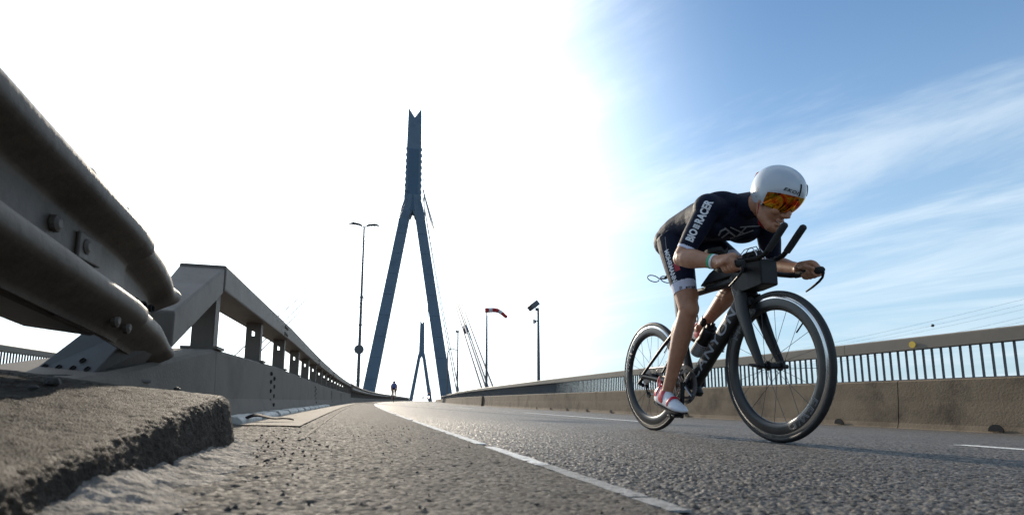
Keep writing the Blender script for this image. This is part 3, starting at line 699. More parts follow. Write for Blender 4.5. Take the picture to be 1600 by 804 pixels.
# ------------------------------------------------------------------ pylons
def pylon(s, label, zb, k=1.0, half=11.2, detail=True):
    c = path(s, -1.4); c.z = zb
    root = empty('bridge_pylon', c, -heading(max(s, 60)), label, 'pylon', 'bridge pylons')
    H = 87.0; FK = 57.0; w = 1.75; d = 2.3
    for sg in (-1, 1):
        mb = MB(); rs = []
        for z, xc, ww in ((-50, sg * (half + 9.0), w * 1.05), (-1, sg * half, w * 0.98), (FK - 1.5, sg * 1.82, w * 0.82), (FK + 3.0, sg * 1.0, w * 0.55)):
            rs.append([Vector((xc - ww, -d, z)), Vector((xc + ww, -d, z)), Vector((xc + ww * 0.86, d, z)), Vector((xc - ww * 0.86, d, z))])
        lg = mb.rings(rs).build('leg', 'pylon', root, bevel=0.18, segs=1)
        if detail:
            for z in range(6, 52, 6):
                t = z / (FK - 1.5); xc = sg * (half + (1.82 - half) * t)
                MB().box((xc, -d - 0.03, z), (w * 1.5, 0.05, 0.10)).build('seam', 'pylon2', lg)
    # mast with a V notch at its top
    mb = MB(); a, b = 2.75, 1.85
    poly = [(-2.78, FK - 3.5), (-0.6, FK - 3.5), (0, FK - 2.0), (0.6, FK - 3.5), (2.78, FK - 3.5), (2.35, FK + 3), (1.9, H), (0, H - 3.0), (-1.9, H), (-2.35, FK + 3)]
    ms = mb.prism(poly, (0, -d * 0.92, 0), (1, 0, 0), (0, 0, 1), (0, 1, 0), d * 1.84).build('mast', 'pylon', root, bevel=0.12, segs=1)
    if detail:
        MB().box((0, -d * 0.92 - 0.06, FK + 7.5), (2.9, 0.12, 19)).build('cable_anchor_panel', 'pylon2', ms)
        for i in range(10):
            z = FK + 0.5 + i * 1.9; x = 2.32 - 0.02 * i
            for sg in (-1, 1): MB().box((sg * (x + 0.12), -0.6, z), (0.22, 0.9, 0.7)).build('cable_anchor', 'pylon2', ms, bevel=0.05)
    return root
pylon(154, 'tall blue A-shaped bridge pylon with a notched top, the nearer one', 0.0)
pylon(479, 'small distant A-shaped bridge pylon seen between the legs of the near one', -16.0, detail=False)

# stay cables in groups of parallel strands
def cable(s_anchor, side, z_mast, n, label,  spread=0.34, s_mast=154, clamp=False):
    lat_a = 8.0 if side > 0 else -9.3
    A = path(s_anchor, lat_a); A.z = -FALL * lat_a - 0.2 + zprof(s_anchor)
    B = path(s_mast, -0.67 + side * 2.2); B.z = z_mast
    root = empty('stay_cable', A, 0, label, 'cable', 'stay cables of the bridge')
    dirn = (B - A).normalized(); sx = dirn.cross(Vector((0, 0, 1))).normalized(); up = sx.cross(dirn)
    for i in range(n):
        ox = sx * (((i % 2) - 0.5) * spread) + up * ((i // 2 - (n - 1) // 4) * spread * 1.6)
        pts = []
        for k in range(13):
            t = k / 12; p = A.lerp(B, t) + ox * (1 - 0.7 * t); p.z -= 1.2 * math.sin(math.pi * t); pts.append(p - A)
        MB().tube(pts, 0.075 if side > 0 else 0.04, 6).build('strand', 'cable', root)
    if clamp:
        p = A.lerp(B, 0.13); p.z -= 1.2 * math.sin(math.pi * 0.13)
        MB().tube([p - A - dirn * 0.45 - sx * 0.0, p - A + dirn * 0.45], [(0.24, 0.34), (0.24, 0.34)], 8).build('clamp', 'pylon2', root)
    mb = MB(); mb.tube([Vector((0, 0, -0.5)), dirn * 2.2], 0.16, 8); mb.build('anchor_sleeve', 'pole', root)
    return root
cable(37.5, 1, 62, 4, 'thick bundle of dark stay cables with a clamp, beside the windsock mast', 0.55, clamp=True)
cable(66, 1, 60, 2, 'thin stay cable right of the near pylon, ending behind the parapet', 0.3)
cable(34, -1, 62, 3, 'stay cables left of the near pylon, seen through the median posts', 0.55)
cable(66, -1, 60, 2, 'thin stay cable close to the left leg of the near pylon', 0.3)
cable(420, 1, 66, 2, 'faint stay cable falling away from the top of the near pylon', 0.3)

# ------------------------------------------------------------------ masts and lamps
def base_of(s, lat, z=0): 
    p = path(s, lat); p.z = zprof(s) - FALL * lat + z; return p
r = empty('street_lamp', base_of(31.5, -0.78), -heading(31.5), 'tall double-armed street lamp standing on the median, left of the pylon', 'street lamp')
MB().tube([(0, 0, 0), (0, 0, 4), (0, 0, 10.25)], [0.105, 0.085, 0.05], 10).build('pole', 'pole', r, smooth=True)
MB().tube([(-0.75, 0, 10.38), (-0.3, 0, 10.33), (0, 0, 10.22), (0.3, 0, 10.33), (0.75, 0, 10.38)], 0.035, 8).build('arm', 'pole', r, smooth=True)
for sg in (-1, 1):
    MB().tube([(sg * 0.12, 0, 10.33), (sg * 0.3, 0, 10.38), (sg * 0.62, 0, 10.41), (sg * 0.88, 0, 10.37)], [(0.03, 0.03), (0.12, 0.06), (0.15, 0.075), (0.05, 0.03)], 10).build('lamp_head', 'pole', r, smooth=True)
for z in (1.2, 4.4, 6.0): MB().lathe([(z - .03, 0.0), (z - .03, 0.115), (z + .03, 0.115), (z + .03, 0)], (0, 0, 0), (0, 0, 1), 10).build('clip', 'pole', r)
sg_ = empty('traffic_sign', base_of(31.5, -0.80, 2.72) + Vector((0, -0.14, 0)), -heading(31.5), 'round sign seen from its dark back, fixed to the street lamp pole', 'sign')
MB().lathe([(-0.01, 0), (-0.01, 0.27), (0.01, 0.27), (0.01, 0)], (0, 0, 0.25), (0, 1, 0), 28).build('plate', 'pole', sg_)
MB().box((0, 0.03, 0.25), (0.05, 0.05, 0.36)).build('bracket', 'pole', sg_)
# windsock
r = empty('windsock_mast', base_of(36, 7.35, 0.2), -heading(36), 'slim mast flying a red and white windsock above the right parapet', 'windsock')
MB().tube([(0, 0, 0), (0, 0, 3), (0, 0, 6.0)], [0.095, 0.08, 0.055], 8).build('pole', 'pole', r, smooth=True)
MB().lathe([(6.25, 0.03), (6.25, 0.19), (6.29, 0.19), (6.29, 0.03)], (0, 0, 0), (0, 0, 1), 12, caps=False, closed=True)
ctrl = [(-0.12, 6.38, .22), (0.12, 6.40, .215), (0.36, 6.42, .21), (0.60, 6.42, .2), (0.82, 6.37, .185), (1.04, 6.24, .17), (1.24, 6.07, .155), (1.42, 5.93, .14)]
for i in range(len(ctrl) - 1):
    a, b = ctrl[i], ctrl[i + 1]; nx = ctrl[min(i + 2, len(ctrl) - 1)]
    MB().tube([(a[0], 0, a[1] - .03), ((a[0] + b[0]) / 2, 0, (a[1] + b[1]) / 2 + .004 - .03), (b[0] + .004, 0, b[1] - .03)], [a[2] * .78, (a[2] + b[2]) * .39, b[2] * .78], 14, caps=True).build('sock_band', 'sock_red' if i in (0, 3, 6, 2, 5) else 'sock_white', r, smooth=True)
MB().tube([(0, 0, 5.9), (-0.02, 0, 6.3)], 0.04, 6).build('swivel', 'pole', r)
# floodlight mast
r = empty('floodlight_mast', base_of(22.3, 7.25, 0.0), -heading(22), 'dark steel mast with two tilted floodlights behind the right parapet', 'floodlight')
MB().tube([(0, 0, 0), (0, 0, 2.2), (0, 0, 4.35)], [0.075, 0.065, 0.045], 10).build('pole', 'pole', r, smooth=True)
rt = Matrix.Rotation(R(-38), 3, 'Y') @ Matrix.Rotation(R(15), 3, 'Z')
MB().box((-0.22, 0, 4.52), (0.46, 0.36, 0.24), rt).build('floodlight', 'pole', r, bevel=0.02)
MB().box((-0.05, 0, 4.36), (0.16, 0.06, 0.14)).build('bracket', 'pole', r, bevel=0.01)
MB().lathe([(0, 0.02), (0.02, 0.07), (0.10, 0.10), (0.12, 0.11), (0.12, 0)], (-0.10, 0, 3.82), (-1, 0, -0.1), 14).build('horn_lamp', 'pole', r, smooth=True)
MB().tube([(0, 0, 3.84), (-0.14, 0, 3.83)], 0.025, 6).build('bracket', 'pole', r)
MB().box((0.0, 0.0, 0.46), (0.30, 0.30, 0.9)).build('pole_foot', 'rail', r, bevel=0.02)
# camera mast further on, and a lamp far down the right side
r = empty('camera_mast', base_of(61, 7.3, 0.2), -heading(60), 'thin mast with a small camera on top, between the pylon and windsock', 'mast')
MB().tube([(0, 0, 0), (0, 0, 7.9)], [0.10, 0.08], 8).build('pole', 'pole', r, smooth=True)
MB().box((-0.1, 0, 8.0), (0.42, 0.3, 0.22)).build('camera_housing', 'pole', r, bevel=0.03)
MB().box((0, 0, 3.2), (0.22, 0.2, 0.5)).build('switch_box', 'pole', r, bevel=0.02)
r = empty('small_lamp', base_of(92, 7.3, 0.2), -heading(92), 'small curved lamp standing against the right leg of the near pylon', 'lamp')
MB().tube([(0, 0, 0), (0, 0, 7.0), (0.02, 0, 8.4), (0.35, 0, 8.9), (1.0, 0, 9.0)], [0.14, 0.11, 0.10, 0.09, 0.08], 8).build('pole', 'pole', r, smooth=True)
MB().tube([(0.8, 0, 8.98), (1.3, 0, 8.85), (1.6, 0, 8.7)], [(0.08, 0.06), (0.16, 0.1), (0.05, 0.05)], 8).build('lamp_head', 'pole', r, smooth=True)

# ------------------------------------------------------------------ power lines far off to the right, with marker balls
wires = []
for i in range(6):
    x0 = 230 + 22 * (i % 3); zz = 42 + 9 * (i // 3) + 2.0 * (i % 3)
    A = Vector((x0 - 10, 330, zz - 30)); B = Vector((x0 + 190, 60, zz + 42)); pts = []
    for k in range(21):
        t = k / 20; p = A.lerp(B, t); p.z -= 9 * 4 * t * (1 - t); pts.append(p)
    o = empty('power_line', pts[0], 0, ['lowest', 'second lowest', 'third lowest', 'third highest', 'second highest', 'highest'][i] + ' of the faint power lines crossing the sky at the right edge', 'power line', 'power lines')
    MB().tube([p - pts[0] for p in pts], 0.045, 5).build('wire', 'cable', o)
    if i in (1, 4):
        for t in (8, 12): MB().ell(pts[t] - pts[0], (0.9, 0.9, 0.9), None, 10, 8).build('marker_ball', 'pole', o, smooth=True)
# ------------------------------------------------------------------ the racing bicycle
BX, BY = 1.80, 2.53                  # bottom bracket over this spot; rides towards -Y
BZ = -FALL * BX; BBH = 0.27
def B(f, l, z): return Vector((l, -f, z + BBH))      # forward, to the rider's left, up from the bottom bracket
bike = empty('bicycle', (BX, BY, BZ), 0, 'matt black time trial bicycle with deep rims, ridden by the near cyclist', 'bicycle')
def text_mesh(body, size, outline=0.0, extrude=0.0, shear=0.0, spacing=1.0, bold=0.0):
    cu = bpy.data.curves.new('txt', 'FONT'); cu.body = body; cu.size = size; cu.align_x = 'LEFT'; cu.resolution_u = 3
    cu.shear = shear; cu.space_character = spacing
    if outline: cu.fill_mode = 'NONE'; cu.bevel_depth = outline; cu.bevel_resolution = 0
    if bold: cu.offset = bold
    o = bpy.data.objects.new('txt', cu); col.objects.link(o); bpy.context.view_layer.update()
    me = bpy.data.meshes.new_from_object(o.evaluated_get(bpy.context.evaluated_depsgraph_get()))
    bpy.data.objects.remove(o); bpy.data.curves.remove(cu)
    bm = bmesh.new(); bm.from_mesh(me)
    if not outline:
        bmesh.ops.triangulate(bm, faces=bm.faces)
        bmesh.ops.subdivide_edges(bm, edges=[e for e in bm.edges if e.calc_length() > size * 0.25], cuts=2, use_grid_fill=False)
        bmesh.ops.triangulate(bm, faces=bm.faces)
    bm.to_mesh(me); bm.free()
    return me
def decal(name, me, fn, m, parent):
    co = np.empty(len(me.vertices) * 3); me.vertices.foreach_get('co', co); co = co.reshape(-1, 3)
    new = [fn(*c) for c in co]
    me.vertices.foreach_set('co', np.array(new, float).ravel()); me.materials.clear(); me.materials.append(M[m]); me.update()
    o = bpy.data.objects.new(name, me); return link(o, parent)

def wheel(f, rear):
    w = bpy.data.objects.new('wheel', None); w.empty_display_size = 0.1; w.location = B(f, 0, 0.065); link(w, bike)
    ax = (1, 0, 0)
    tp = [(0.0142 * math.cos(2 * math.pi * i / 14), 0.3215 + 0.0138 * math.sin(2 * math.pi * i / 14)) for i in range(14)]
    MB().lathe(tp, (0, 0, 0), ax, 96, closed=True).build('tyre', 'rubber', w, smooth=True, angle=180)
    rp_ = [(-0.0108, 0.3125), (-0.0125, 0.302), (-0.0135, 0.288), (-0.0138, 0.272), (-0.0118, 0.258), (-0.006, 0.250), (0, 0.2485), (0.006, 0.250), (0.0118, 0.258), (0.0138, 0.272), (0.0135, 0.288), (0.0125, 0.302), (0.0108, 0.3125)]
    rim = MB().lathe(rp_, (0, 0, 0), ax, 96, closed=True).build('rim', 'rimblack', w, smooth=True, angle=60)
    for sg in (-1, 1):
        MB().lathe([(sg * 0.0112, 0.3135), (sg * 0.0126, 0.3128), (sg * 0.0138, 0.3005), (sg * 0.0122, 0.3005)], (0, 0, 0), ax, 96, closed=True).build('brake_track', 'rimsilver', w, smooth=True, angle=60)
    MB().lathe([(-0.05, 0.009), (-0.048, 0.012), (-0.036, 0.012), (-0.034, 0.022), (-0.03, 0.022), (-0.027, 0.013), (0.027, 0.013), (0.03, 0.022), (0.034, 0.022), (0.036, 0.012), (0.048, 0.012), (0.05, 0.009)], (0, 0, 0), ax, 20).build('hub', 'blackplastic', w, smooth=True)
    n = 20 if not rear else 24
    for i in range(n):
        a = 2 * math.pi * (i + 0.3) / n; sg = 1 if i % 2 else -1; off = (0.55 if (i // 2) % 2 else -0.55) if rear else (0.35 if (i // 2) % 2 else -0.35)
        p0 = Vector((sg * 0.032, 0.021 * math.cos(a + off * 2), 0.021 * math.sin(a + off * 2))); p1 = Vector((sg * 0.002, 0.252 * math.cos(a), 0.252 * math.sin(a)))
        MB().tube([p0, p1], 0.0011, 5).build('spoke', 'spoke', w)
    MB().tube([(0.002, 0.25 * math.cos(2.4), 0.25 * math.sin(2.4)), (0.002, 0.195 * math.cos(2.4), 0.195 * math.sin(2.4))], 0.0032, 8).build('valve', 'blackplastic', w)
    # outlined lettering on the right flank, top and bottom
    for k, a0 in enumerate((R(128), R(-52)) if not rear else (R(150), R(-30))):
        me = text_mesh('FFWD', 0.062, outline=0.0011, spacing=1.35)
        xs = [v.co.x for v in me.vertices]; w_ = max(xs)
        def fn(x, y, z, a0=a0, w_=w_):
            r = 0.261 + y * 0.72; a = a0 - (x - w_ / 2) / 0.27
            xx = 0.0140 if 0.262 < r < 0.292 else 0.0134
            # rider's right is -X; seen from there forward (-Y) lies to the right
            return (-xx - 0.0004 + z * 0.3, -r * math.cos(a), r * math.sin(a))
        decal('lettering', me, fn, 'greyprint', rim)
    return w
fw = wheel(0.60, False); fw.rotation_euler[2] = R(-3); rw = wheel(-0.41, True)

# frame
fr = MB()
fr.tube([B(0.425, 0, 0.375), B(0.33, 0, 0.29), B(0.17, 0, 0.15), B(0.0, 0, -0.004)], [(0.030, 0.046), (0.027, 0.044), (0.027, 0.042), (0.034, 0.040)], 16, up=(0, -0.7, -0.7), sq=2.8)
fr.tube([B(0.455, 0, 0.350), B(0.435, 0, 0.42), B(0.405, 0, 0.525)], [(0.030, 0.045), (0.029, 0.050), (0.027, 0.050)], 16, up=(0, -1, 0), sq=2.6)
fr.tube([B(0.42, 0, 0.497), B(0.2, 0, 0.497), B(-0.09, 0, 0.497)], [(0.022, 0.026), (0.019, 0.019), (0.019, 0.019)], 14, sq=2.6)
fr.tube([B(-0.01, 0, 0.0), B(-0.05, 0, 0.16), B(-0.085, 0, 0.36), B(-0.105, 0, 0.52)], [(0.026, 0.038), (0.016, 0.040), (0.014, 0.036), (0.014, 0.033)], 14, up=(0, -1, 0))
fr.tube([B(-0.105, 0, 0.52), B(-0.13, 0, 0.66)], [(0.011, 0.028), (0.011, 0.028)], 12, up=(0, -1, 0))
fr.lathe([(-0.043, 0), (-0.043, 0.03), (0.043, 0.03), (0.043, 0)], B(0, 0, 0), (1, 0, 0), 20)
for sg in (-1, 1):
    fr.tube([B(-0.02, sg * 0.03, -0.002), B(-0.15, sg * 0.046, 0.012), B(-0.41, sg * 0.066, 0.062)], [(0.011, 0.022), (0.009, 0.018), (0.007, 0.011)], 10)
    fr.tube([B(-0.075, sg * 0.014, 0.33), B(-0.20, sg * 0.045, 0.23), B(-0.41, sg * 0.066, 0.068)], [(0.008, 0.014), (0.007, 0.011), (0.006, 0.009)], 10)
    fr.box(B(-0.413, sg * 0.062, 0.064), (0.008, 0.05, 0.045))
frame = fr.build('frame', 'frame', bike, smooth=True, angle=50)
# grey shell over the head tube, its lit look put into the colour
MB().tube([B(0.437, 0, 0.405), B(0.424, 0, 0.455), B(0.408, 0, 0.518)], [(0.0305, 0.0515), (0.0305, 0.053), (0.0285, 0.052)], 16, up=(0, -1, 0), sq=2.6).build('head_tube_lit_shell', 'framegrey_lit', frame, smooth=True, angle=60)
# down tube lettering, big grey capitals on the right flank
dt0, dt1 = B(0.045, 0, 0.035), B(0.395, 0, 0.35); du = (dt1 - dt0).normalized(); dv = Vector((-1, 0, 0)).cross(du)
if dv.z < 0: dv = -dv
bv = BVHTree.FromObject(frame, bpy.context.evaluated_depsgraph_get())
me = text_mesh('CANYON', 0.070, spacing=1.12, bold=0.0012); w_ = max(v.co.x for v in me.vertices); scl = (dt1 - dt0).length / w_
def fn(x, y, z):
    p = dt0 + du * (x * scl) + dv * (y - 0.025) * 1.0
    h = bv.ray_cast(p + Vector((-0.2, 0, 0)), Vector((1, 0, 0)))
    return tuple((h[0] + Vector((-0.0012, 0, 0))) if h[0] else p + Vector((-0.028, 0, 0)))
decal('lettering', me, fn, 'greyprint', frame)
# fork
fk = MB()
fk.tube([B(0.44, 0, 0.43), B(0.465, 0, 0.385)], [(0.045, 0.045), (0.058, 0.042)], 14, up=(0, -1, 0), sq=3)
for sg in (-1, 1):
    fk.tube([B(0.462, sg * 0.040, 0.405), B(0.480, sg * 0.050, 0.33), B(0.53, sg * 0.055, 0.19), B(0.578, sg * 0.058, 0.085), B(0.590, sg * 0.058, 0.055)], [(0.016, 0.040), (0.0135, 0.038), (0.012, 0.030), (0.010, 0.022), (0.010, 0.020)], 14, up=(0, -1, 0))
fork = fk.build('fork', 'frame', bike, smooth=True, angle=50)
MB().tube([B(0.595, -0.072, 0.064), B(0.595, 0.078, 0.064)], 0.0095, 12).build('axle_skewer', 'blackplastic', bike, smooth=True)
MB().tube([B(0.595, -0.078, 0.064), B(0.565, -0.086, 0.070), B(0.545, -0.086, 0.073)], [(0.004, 0.008), (0.004, 0.007), (0.003, 0.005)], 8).build('skewer_lever', 'blackplastic', bike, smooth=True)
# front box under the bars with a fuel box behind it
box = MB(); rs = []
for f, hw, z0, z1 in ((0.395, 0.030, 0.46, 0.55), (0.44, 0.042, 0.425, 0.557), (0.52, 0.046, 0.424, 0.557), (0.605, 0.046, 0.432, 0.552), (0.612, 0.044, 0.436, 0.548)):
    rs.append([B(f, -hw, z0), B(f, hw, z0), B(f, hw, z1), B(f, -hw, z1)])
box.rings(rs).build('front_box', 'blackplastic', bike, bevel=0.006)
fb = MB().prism([(0.13, 0.520), (0.40, 0.520), (0.40, 0.575), (0.255, 0.588), (0.215, 0.575)], B(0, -0.022, 0), (0, -1, 0), (0, 0, 1), (1, 0, 0), 0.044).build('fuel_box', 'blackplastic', bike, bevel=0.008)
# base bar
bb_ = MB()
bb_.tube([B(0.49, -0.04, 0.525), B(0.49, -0.12, 0.522), B(0.50, -0.175, 0.515), B(0.525, -0.205, 0.508), B(0.56, -0.215, 0.504)], [(0.026, 0.013), (0.024, 0.012), (0.020, 0.012), (0.016, 0.013), (0.0145, 0.0145)], 12)
bb_.tube([B(0.49, 0.04, 0.525), B(0.49, 0.12, 0.522), B(0.50, 0.175, 0.515), B(0.525, 0.205, 0.508), B(0.56, 0.215, 0.504)], [(0.026, 0.013), (0.024, 0.012), (0.020, 0.012), (0.016, 0.013), (0.0145, 0.0145)], 12)
bb_.tube([B(0.49, -0.06, 0.525), B(0.49, 0.06, 0.525)], [(0.026, 0.014), (0.026, 0.014)], 12)
bb_.build('base_bar', 'frame', bike, smooth=True, angle=60)
for sg in (-1, 1):
    MB().tube([B(0.545, sg * 0.213, 0.505), B(0.61, sg * 0.2165, 0.502), B(0.665, sg * 0.2175, 0.500), B(0.690, sg * 0.2175, 0.497), B(0.698, sg * 0.2175, 0.494)], [0.0155, 0.0160, 0.0170, 0.0165, 0.011], 12).build('grip', 'grip', bike, smooth=True)
    MB().tube([B(0.686, sg * 0.2175, 0.496), B(0.697, sg * 0.2175, 0.482), B(0.690, sg * 0.2175, 0.462), B(0.672, sg * 0.216, 0.447), B(0.635, sg * 0.214, 0.428), B(0.600, sg * 0.212, 0.414)], [(0.006, 0.010), (0.005, 0.008), (0.005, 0.006), (0.006, 0.0055), (0.006, 0.005), (0.004, 0.004)], 8).build('brake_lever', 'blackplastic', bike, smooth=True)
    # extension with its foam grip and elbow pad
    MB().tube([B(0.33, sg * 0.075, 0.585), B(0.50, sg * 0.060, 0.568), B(0.60, sg * 0.052, 0.555), B(0.645, sg * 0.05, 0.562), B(0.69, sg * 0.05, 0.59)], 0.0115, 12).build('extension', 'frame', bike, smooth=True, angle=60)
    MB().tube([B(0.668, sg * 0.05, 0.574), B(0.70, sg * 0.05, 0.60), B(0.745, sg * 0.05, 0.638), B(0.768, sg * 0.05, 0.656), B(0.774, sg * 0.05, 0.660)], [0.0155, 0.016, 0.016, 0.0155, 0.010], 12).build('extension_grip', 'grip', bike, smooth=True)
    pd = MB(); rs = []
    for i in range(9):
        t = i / 8; f = 0.335 + 0.125 * t; k = math.sin(math.pi * (0.12 + 0.76 * t)); wd = 0.052 * k
        rs.append([B(f, sg * 0.112 - wd, 0.604 + 0.020), B(f, sg * 0.112, 0.604), B(f, sg * 0.112 + wd, 0.604 + 0.022), B(f, sg * 0.112 + wd, 0.604 + 0.040), B(f, sg * 0.112, 0.622), B(f, sg * 0.112 - wd, 0.604 + 0.038)])
    pd.rings(rs).build('elbow_pad', 'grip', bike, smooth=True, angle=50)
    MB().box(B(0.395, sg * 0.095, 0.597), (0.05, 0.05, 0.022)).build('pad_bracket', 'blackplastic', bike, bevel=0.004)
    MB().box(B(0.455, sg * 0.055, 0.556), (0.036, 0.04, 0.05)).build('extension_clamp', 'blackplastic', bike, bevel=0.006)
# cables looping over the bars
for k, (y, h) in enumerate(((-0.025, 0.625), (0.0, 0.632), (0.02, 0.622))):
    MB().tube([B(0.44, y, 0.56), B(0.45, y, 0.60), B(0.49, y, h), B(0.54, y, h - 0.002), B(0.565, y, 0.59), B(0.57, y, 0.56)], 0.0022, 6).build('brake_cable', 'alu' if k != 1 else 'blackplastic', bike, smooth=True)
# saddle and the wire cage behind it
sd = MB(); rs = []
for f, w_, z, t in ((-0.165, 0.050, 0.728, 0.02), (-0.15, 0.060, 0.732, 0.026), (-0.09, 0.062, 0.73, 0.028), (-0.02, 0.042, 0.727, 0.028), (0.05, 0.026, 0.724, 0.026), (0.09, 0.02, 0.718, 0.020)):
    rs.append([B(f, w_ * math.cos(a), z - t / 2 + t * math.sin(a) * (1 if math.sin(a) > 0 else 1.2)) for a in [2 * math.pi * i / 14 for i in range(14)]])
sd.rings(rs).build('saddle', 'blackplastic', bike, smooth=True, angle=70)
MB().tube([B(-0.13, -0.02, 0.705), B(-0.12, -0.02, 0.665), B(0.0, -0.02, 0.705)], 0.0035, 6).build('saddle_rail', 'darkmetal', bike)
MB().tube([B(-0.13, 0.02, 0.705), B(-0.12, 0.02, 0.665), B(0.0, 0.02, 0.705)], 0.0035, 6).build('saddle_rail', 'darkmetal', bike)
MB().tube([B(-0.15, 0, 0.675), B(-0.22, 0, 0.645), B(-0.27, 0, 0.655)], [(0.012, 0.006)] * 3, 8).build('cage_bracket', 'blackplastic', bike, smooth=True)
for sg in (-1, 1):
    c = B(-0.275, sg * 0.045, 0.655)
    MB().tube([c + Vector((0.036 * math.cos(a), 0.010 * math.sin(a * 0.5) + 0.018 * math.sin(a), 0.025 * math.sin(a))) for a in [i * 0.42 for i in range(15)]], 0.0032, 6).build('bottle_cage', 'blackplastic', bike, smooth=True)
# drivetrain
def ring_mb(r0, r1, t, x, n=64, teeth=0):
    mb = MB(); prof = []
    ro = []
    for j in range(n):
        a = 2 * math.pi * j / n; k = r1 + (0.0022 if teeth and j % 2 else 0)
        ro.append((a, k))
    rings_ = [[B(0, 0, 0) + Vector((x + dx, math.cos(a) * q, math.sin(a) * q)) for a, q in src] for dx, src in ((-t / 2, [(a, r0) for a, _ in ro]), (-t / 2, ro), (t / 2, ro), (t / 2, [(a, r0) for a, _ in ro]))]
    return mb.rings(rings_, closed=True)
ring_mb(0.086, 0.105, 0.004, -0.047, 104, 1).build('chainring', 'darkmetal', bike)
ring_mb(0.066, 0.080, 0.004, -0.040, 78, 1).build('chainring', 'darkmetal', bike)
sp = MB()
for k in range(4):
    a = R(45 + 90 * k); sp.tube([B(0, -0.05, 0), B(0, -0.05, 0) + Vector((0, math.cos(a) * 0.092, math.sin(a) * 0.092))], [(0.016, 0.006), (0.009, 0.004)], 10)
sp.build('crank_spider', 'alu', bike, smooth=True, angle=50)
for sg, dz in ((-1, -1), (1, 1)):
    MB().tube([B(0, sg * 0.062, -dz * 0.012), B(0, sg * 0.068, dz * 0.06), B(0, sg * 0.076, dz * 0.17), B(0, sg * 0.077, dz * 0.182)], [(0.014, 0.019), (0.010, 0.016), (0.010, 0.014), (0.008, 0.010)], 12, up=(0, -1, 0)).build('crank', 'blackplastic', bike, smooth=True)
    MB().tube([B(0.0, sg * 0.085, dz * 0.17), B(0.0, sg * 0.155, dz * 0.17)], 0.009, 10).build('pedal_axle', 'darkmetal', bike, smooth=True)
    MB().box(B(0.005, sg * 0.122, dz * 0.17), (0.055, 0.075, 0.016)).build('pedal', 'blackplastic', bike, bevel=0.005)
cs = MB()
for i, r in enumerate((0.052, 0.046, 0.040, 0.035, 0.030)):
    for g in ((-0.018 - 0.0042 * (4 - i)),): cs.lathe([(g, 0.012), (g, r), (g - 0.002, r), (g - 0.002, 0.012)], B(-0.41, 0, 0.065), (1, 0, 0), 36, closed=True)
cs.build('cassette', 'darkmetal', bike)
ch = MB()
for (p0, p1) in ((B(0.0, -0.047, 0.107), B(-0.41, -0.032, 0.065 + 0.044)), (B(0.0, -0.047, -0.107), B(-0.385, -0.036, -0.045))):
    ch.tube([p0, p0.lerp(p1, 0.5), p1], [(0.003, 0.0045)] * 3, 6)
ch.tube([B(-0.39, -0.036, -0.03), B(-0.40, -0.034, 0.015)], [(0.003, 0.0045)] * 2, 6)
ch.build('chain', 'darkmetal', bike)
dr = MB(); dr.tube([B(-0.415, -0.068, 0.045), B(-0.435, -0.075, 0.02), B(-0.41, -0.06, 0.005)], [(0.010, 0.014), (0.014, 0.016), (0.010, 0.012)], 8)
dr.tube([B(-0.41, -0.046, 0.01), B(-0.395, -0.044, -0.05)], [(0.004, 0.010), (0.004, 0.008)], 8)
for f, z in ((-0.408, 0.005), (-0.392, -0.052)): dr.lathe([(-0.004, 0), (-0.004, 0.019), (0.004, 0.019), (0.004, 0)], B(f, -0.038, z), (1, 0, 0), 14)
dr.build('rear_derailleur', 'blackplastic', bike, smooth=True, angle=40)
MB().tube([B(0.035, 0.0, -0.02), B(0.055, 0, -0.05), B(0.05, 0, -0.062)], [(0.03, 0.02), (0.028, 0.016), (0.02, 0.01)], 10).build('rear_brake_cover', 'blackplastic', bike, smooth=True)

# bottle in the frame, black with rows of white dots
bt0 = B(0.045, 0, 0.165); bd = (dt1 - dt0).normalized()
bottle = empty('water_bottle', (BX, BY, BZ), 0, 'black water bottle with rows of white dots on the down tube', 'bottle')
MB().lathe([(0, 0.0), (0, 0.030), (0.006, 0.036), (0.09, 0.0365), (0.10, 0.033), (0.115, 0.033), (0.125, 0.0365), (0.165, 0.0365), (0.18, 0.028), (0.186, 0.0)], bt0, bd, 28).build('bottle_body', 'blackplastic', bottle, smooth=True, angle=60)
MB().lathe([(0.18, 0.0), (0.18, 0.028), (0.195, 0.028), (0.198, 0.012), (0.215, 0.011), (0.217, 0)], bt0, bd, 20).build('bottle_cap', 'blackplastic', bottle, smooth=True, angle=50)
a_ = bd.orthogonal().normalized(); b_ = bd.cross(a_)
dots = MB()
for i in range(7):
    for j in range(26):
        if abs(i * 0.0125 - 0.05) > 0.06: continue
        a = 2 * math.pi * (j + 0.5 * (i % 2)) / 26; h = 0.012 + i * 0.0115; n_ = a_ * math.cos(a) + b_ * math.sin(a); t_ = bd.cross(n_); c = bt0 + bd * h + n_ * 0.0369
        dots.add([c + t_ * 0.0042, c + bd * 0.0042, c - t_ * 0.0042, c - bd * 0.0042], [(0, 1, 2, 3)])
dots.build('dot_print', 'whiteprint', bottle)
MB().lathe([(0.03, 0.039), (0.034, 0.041), (0.05, 0.041), (0.054, 0.039)], bt0, bd, 24, closed=False, caps=False)
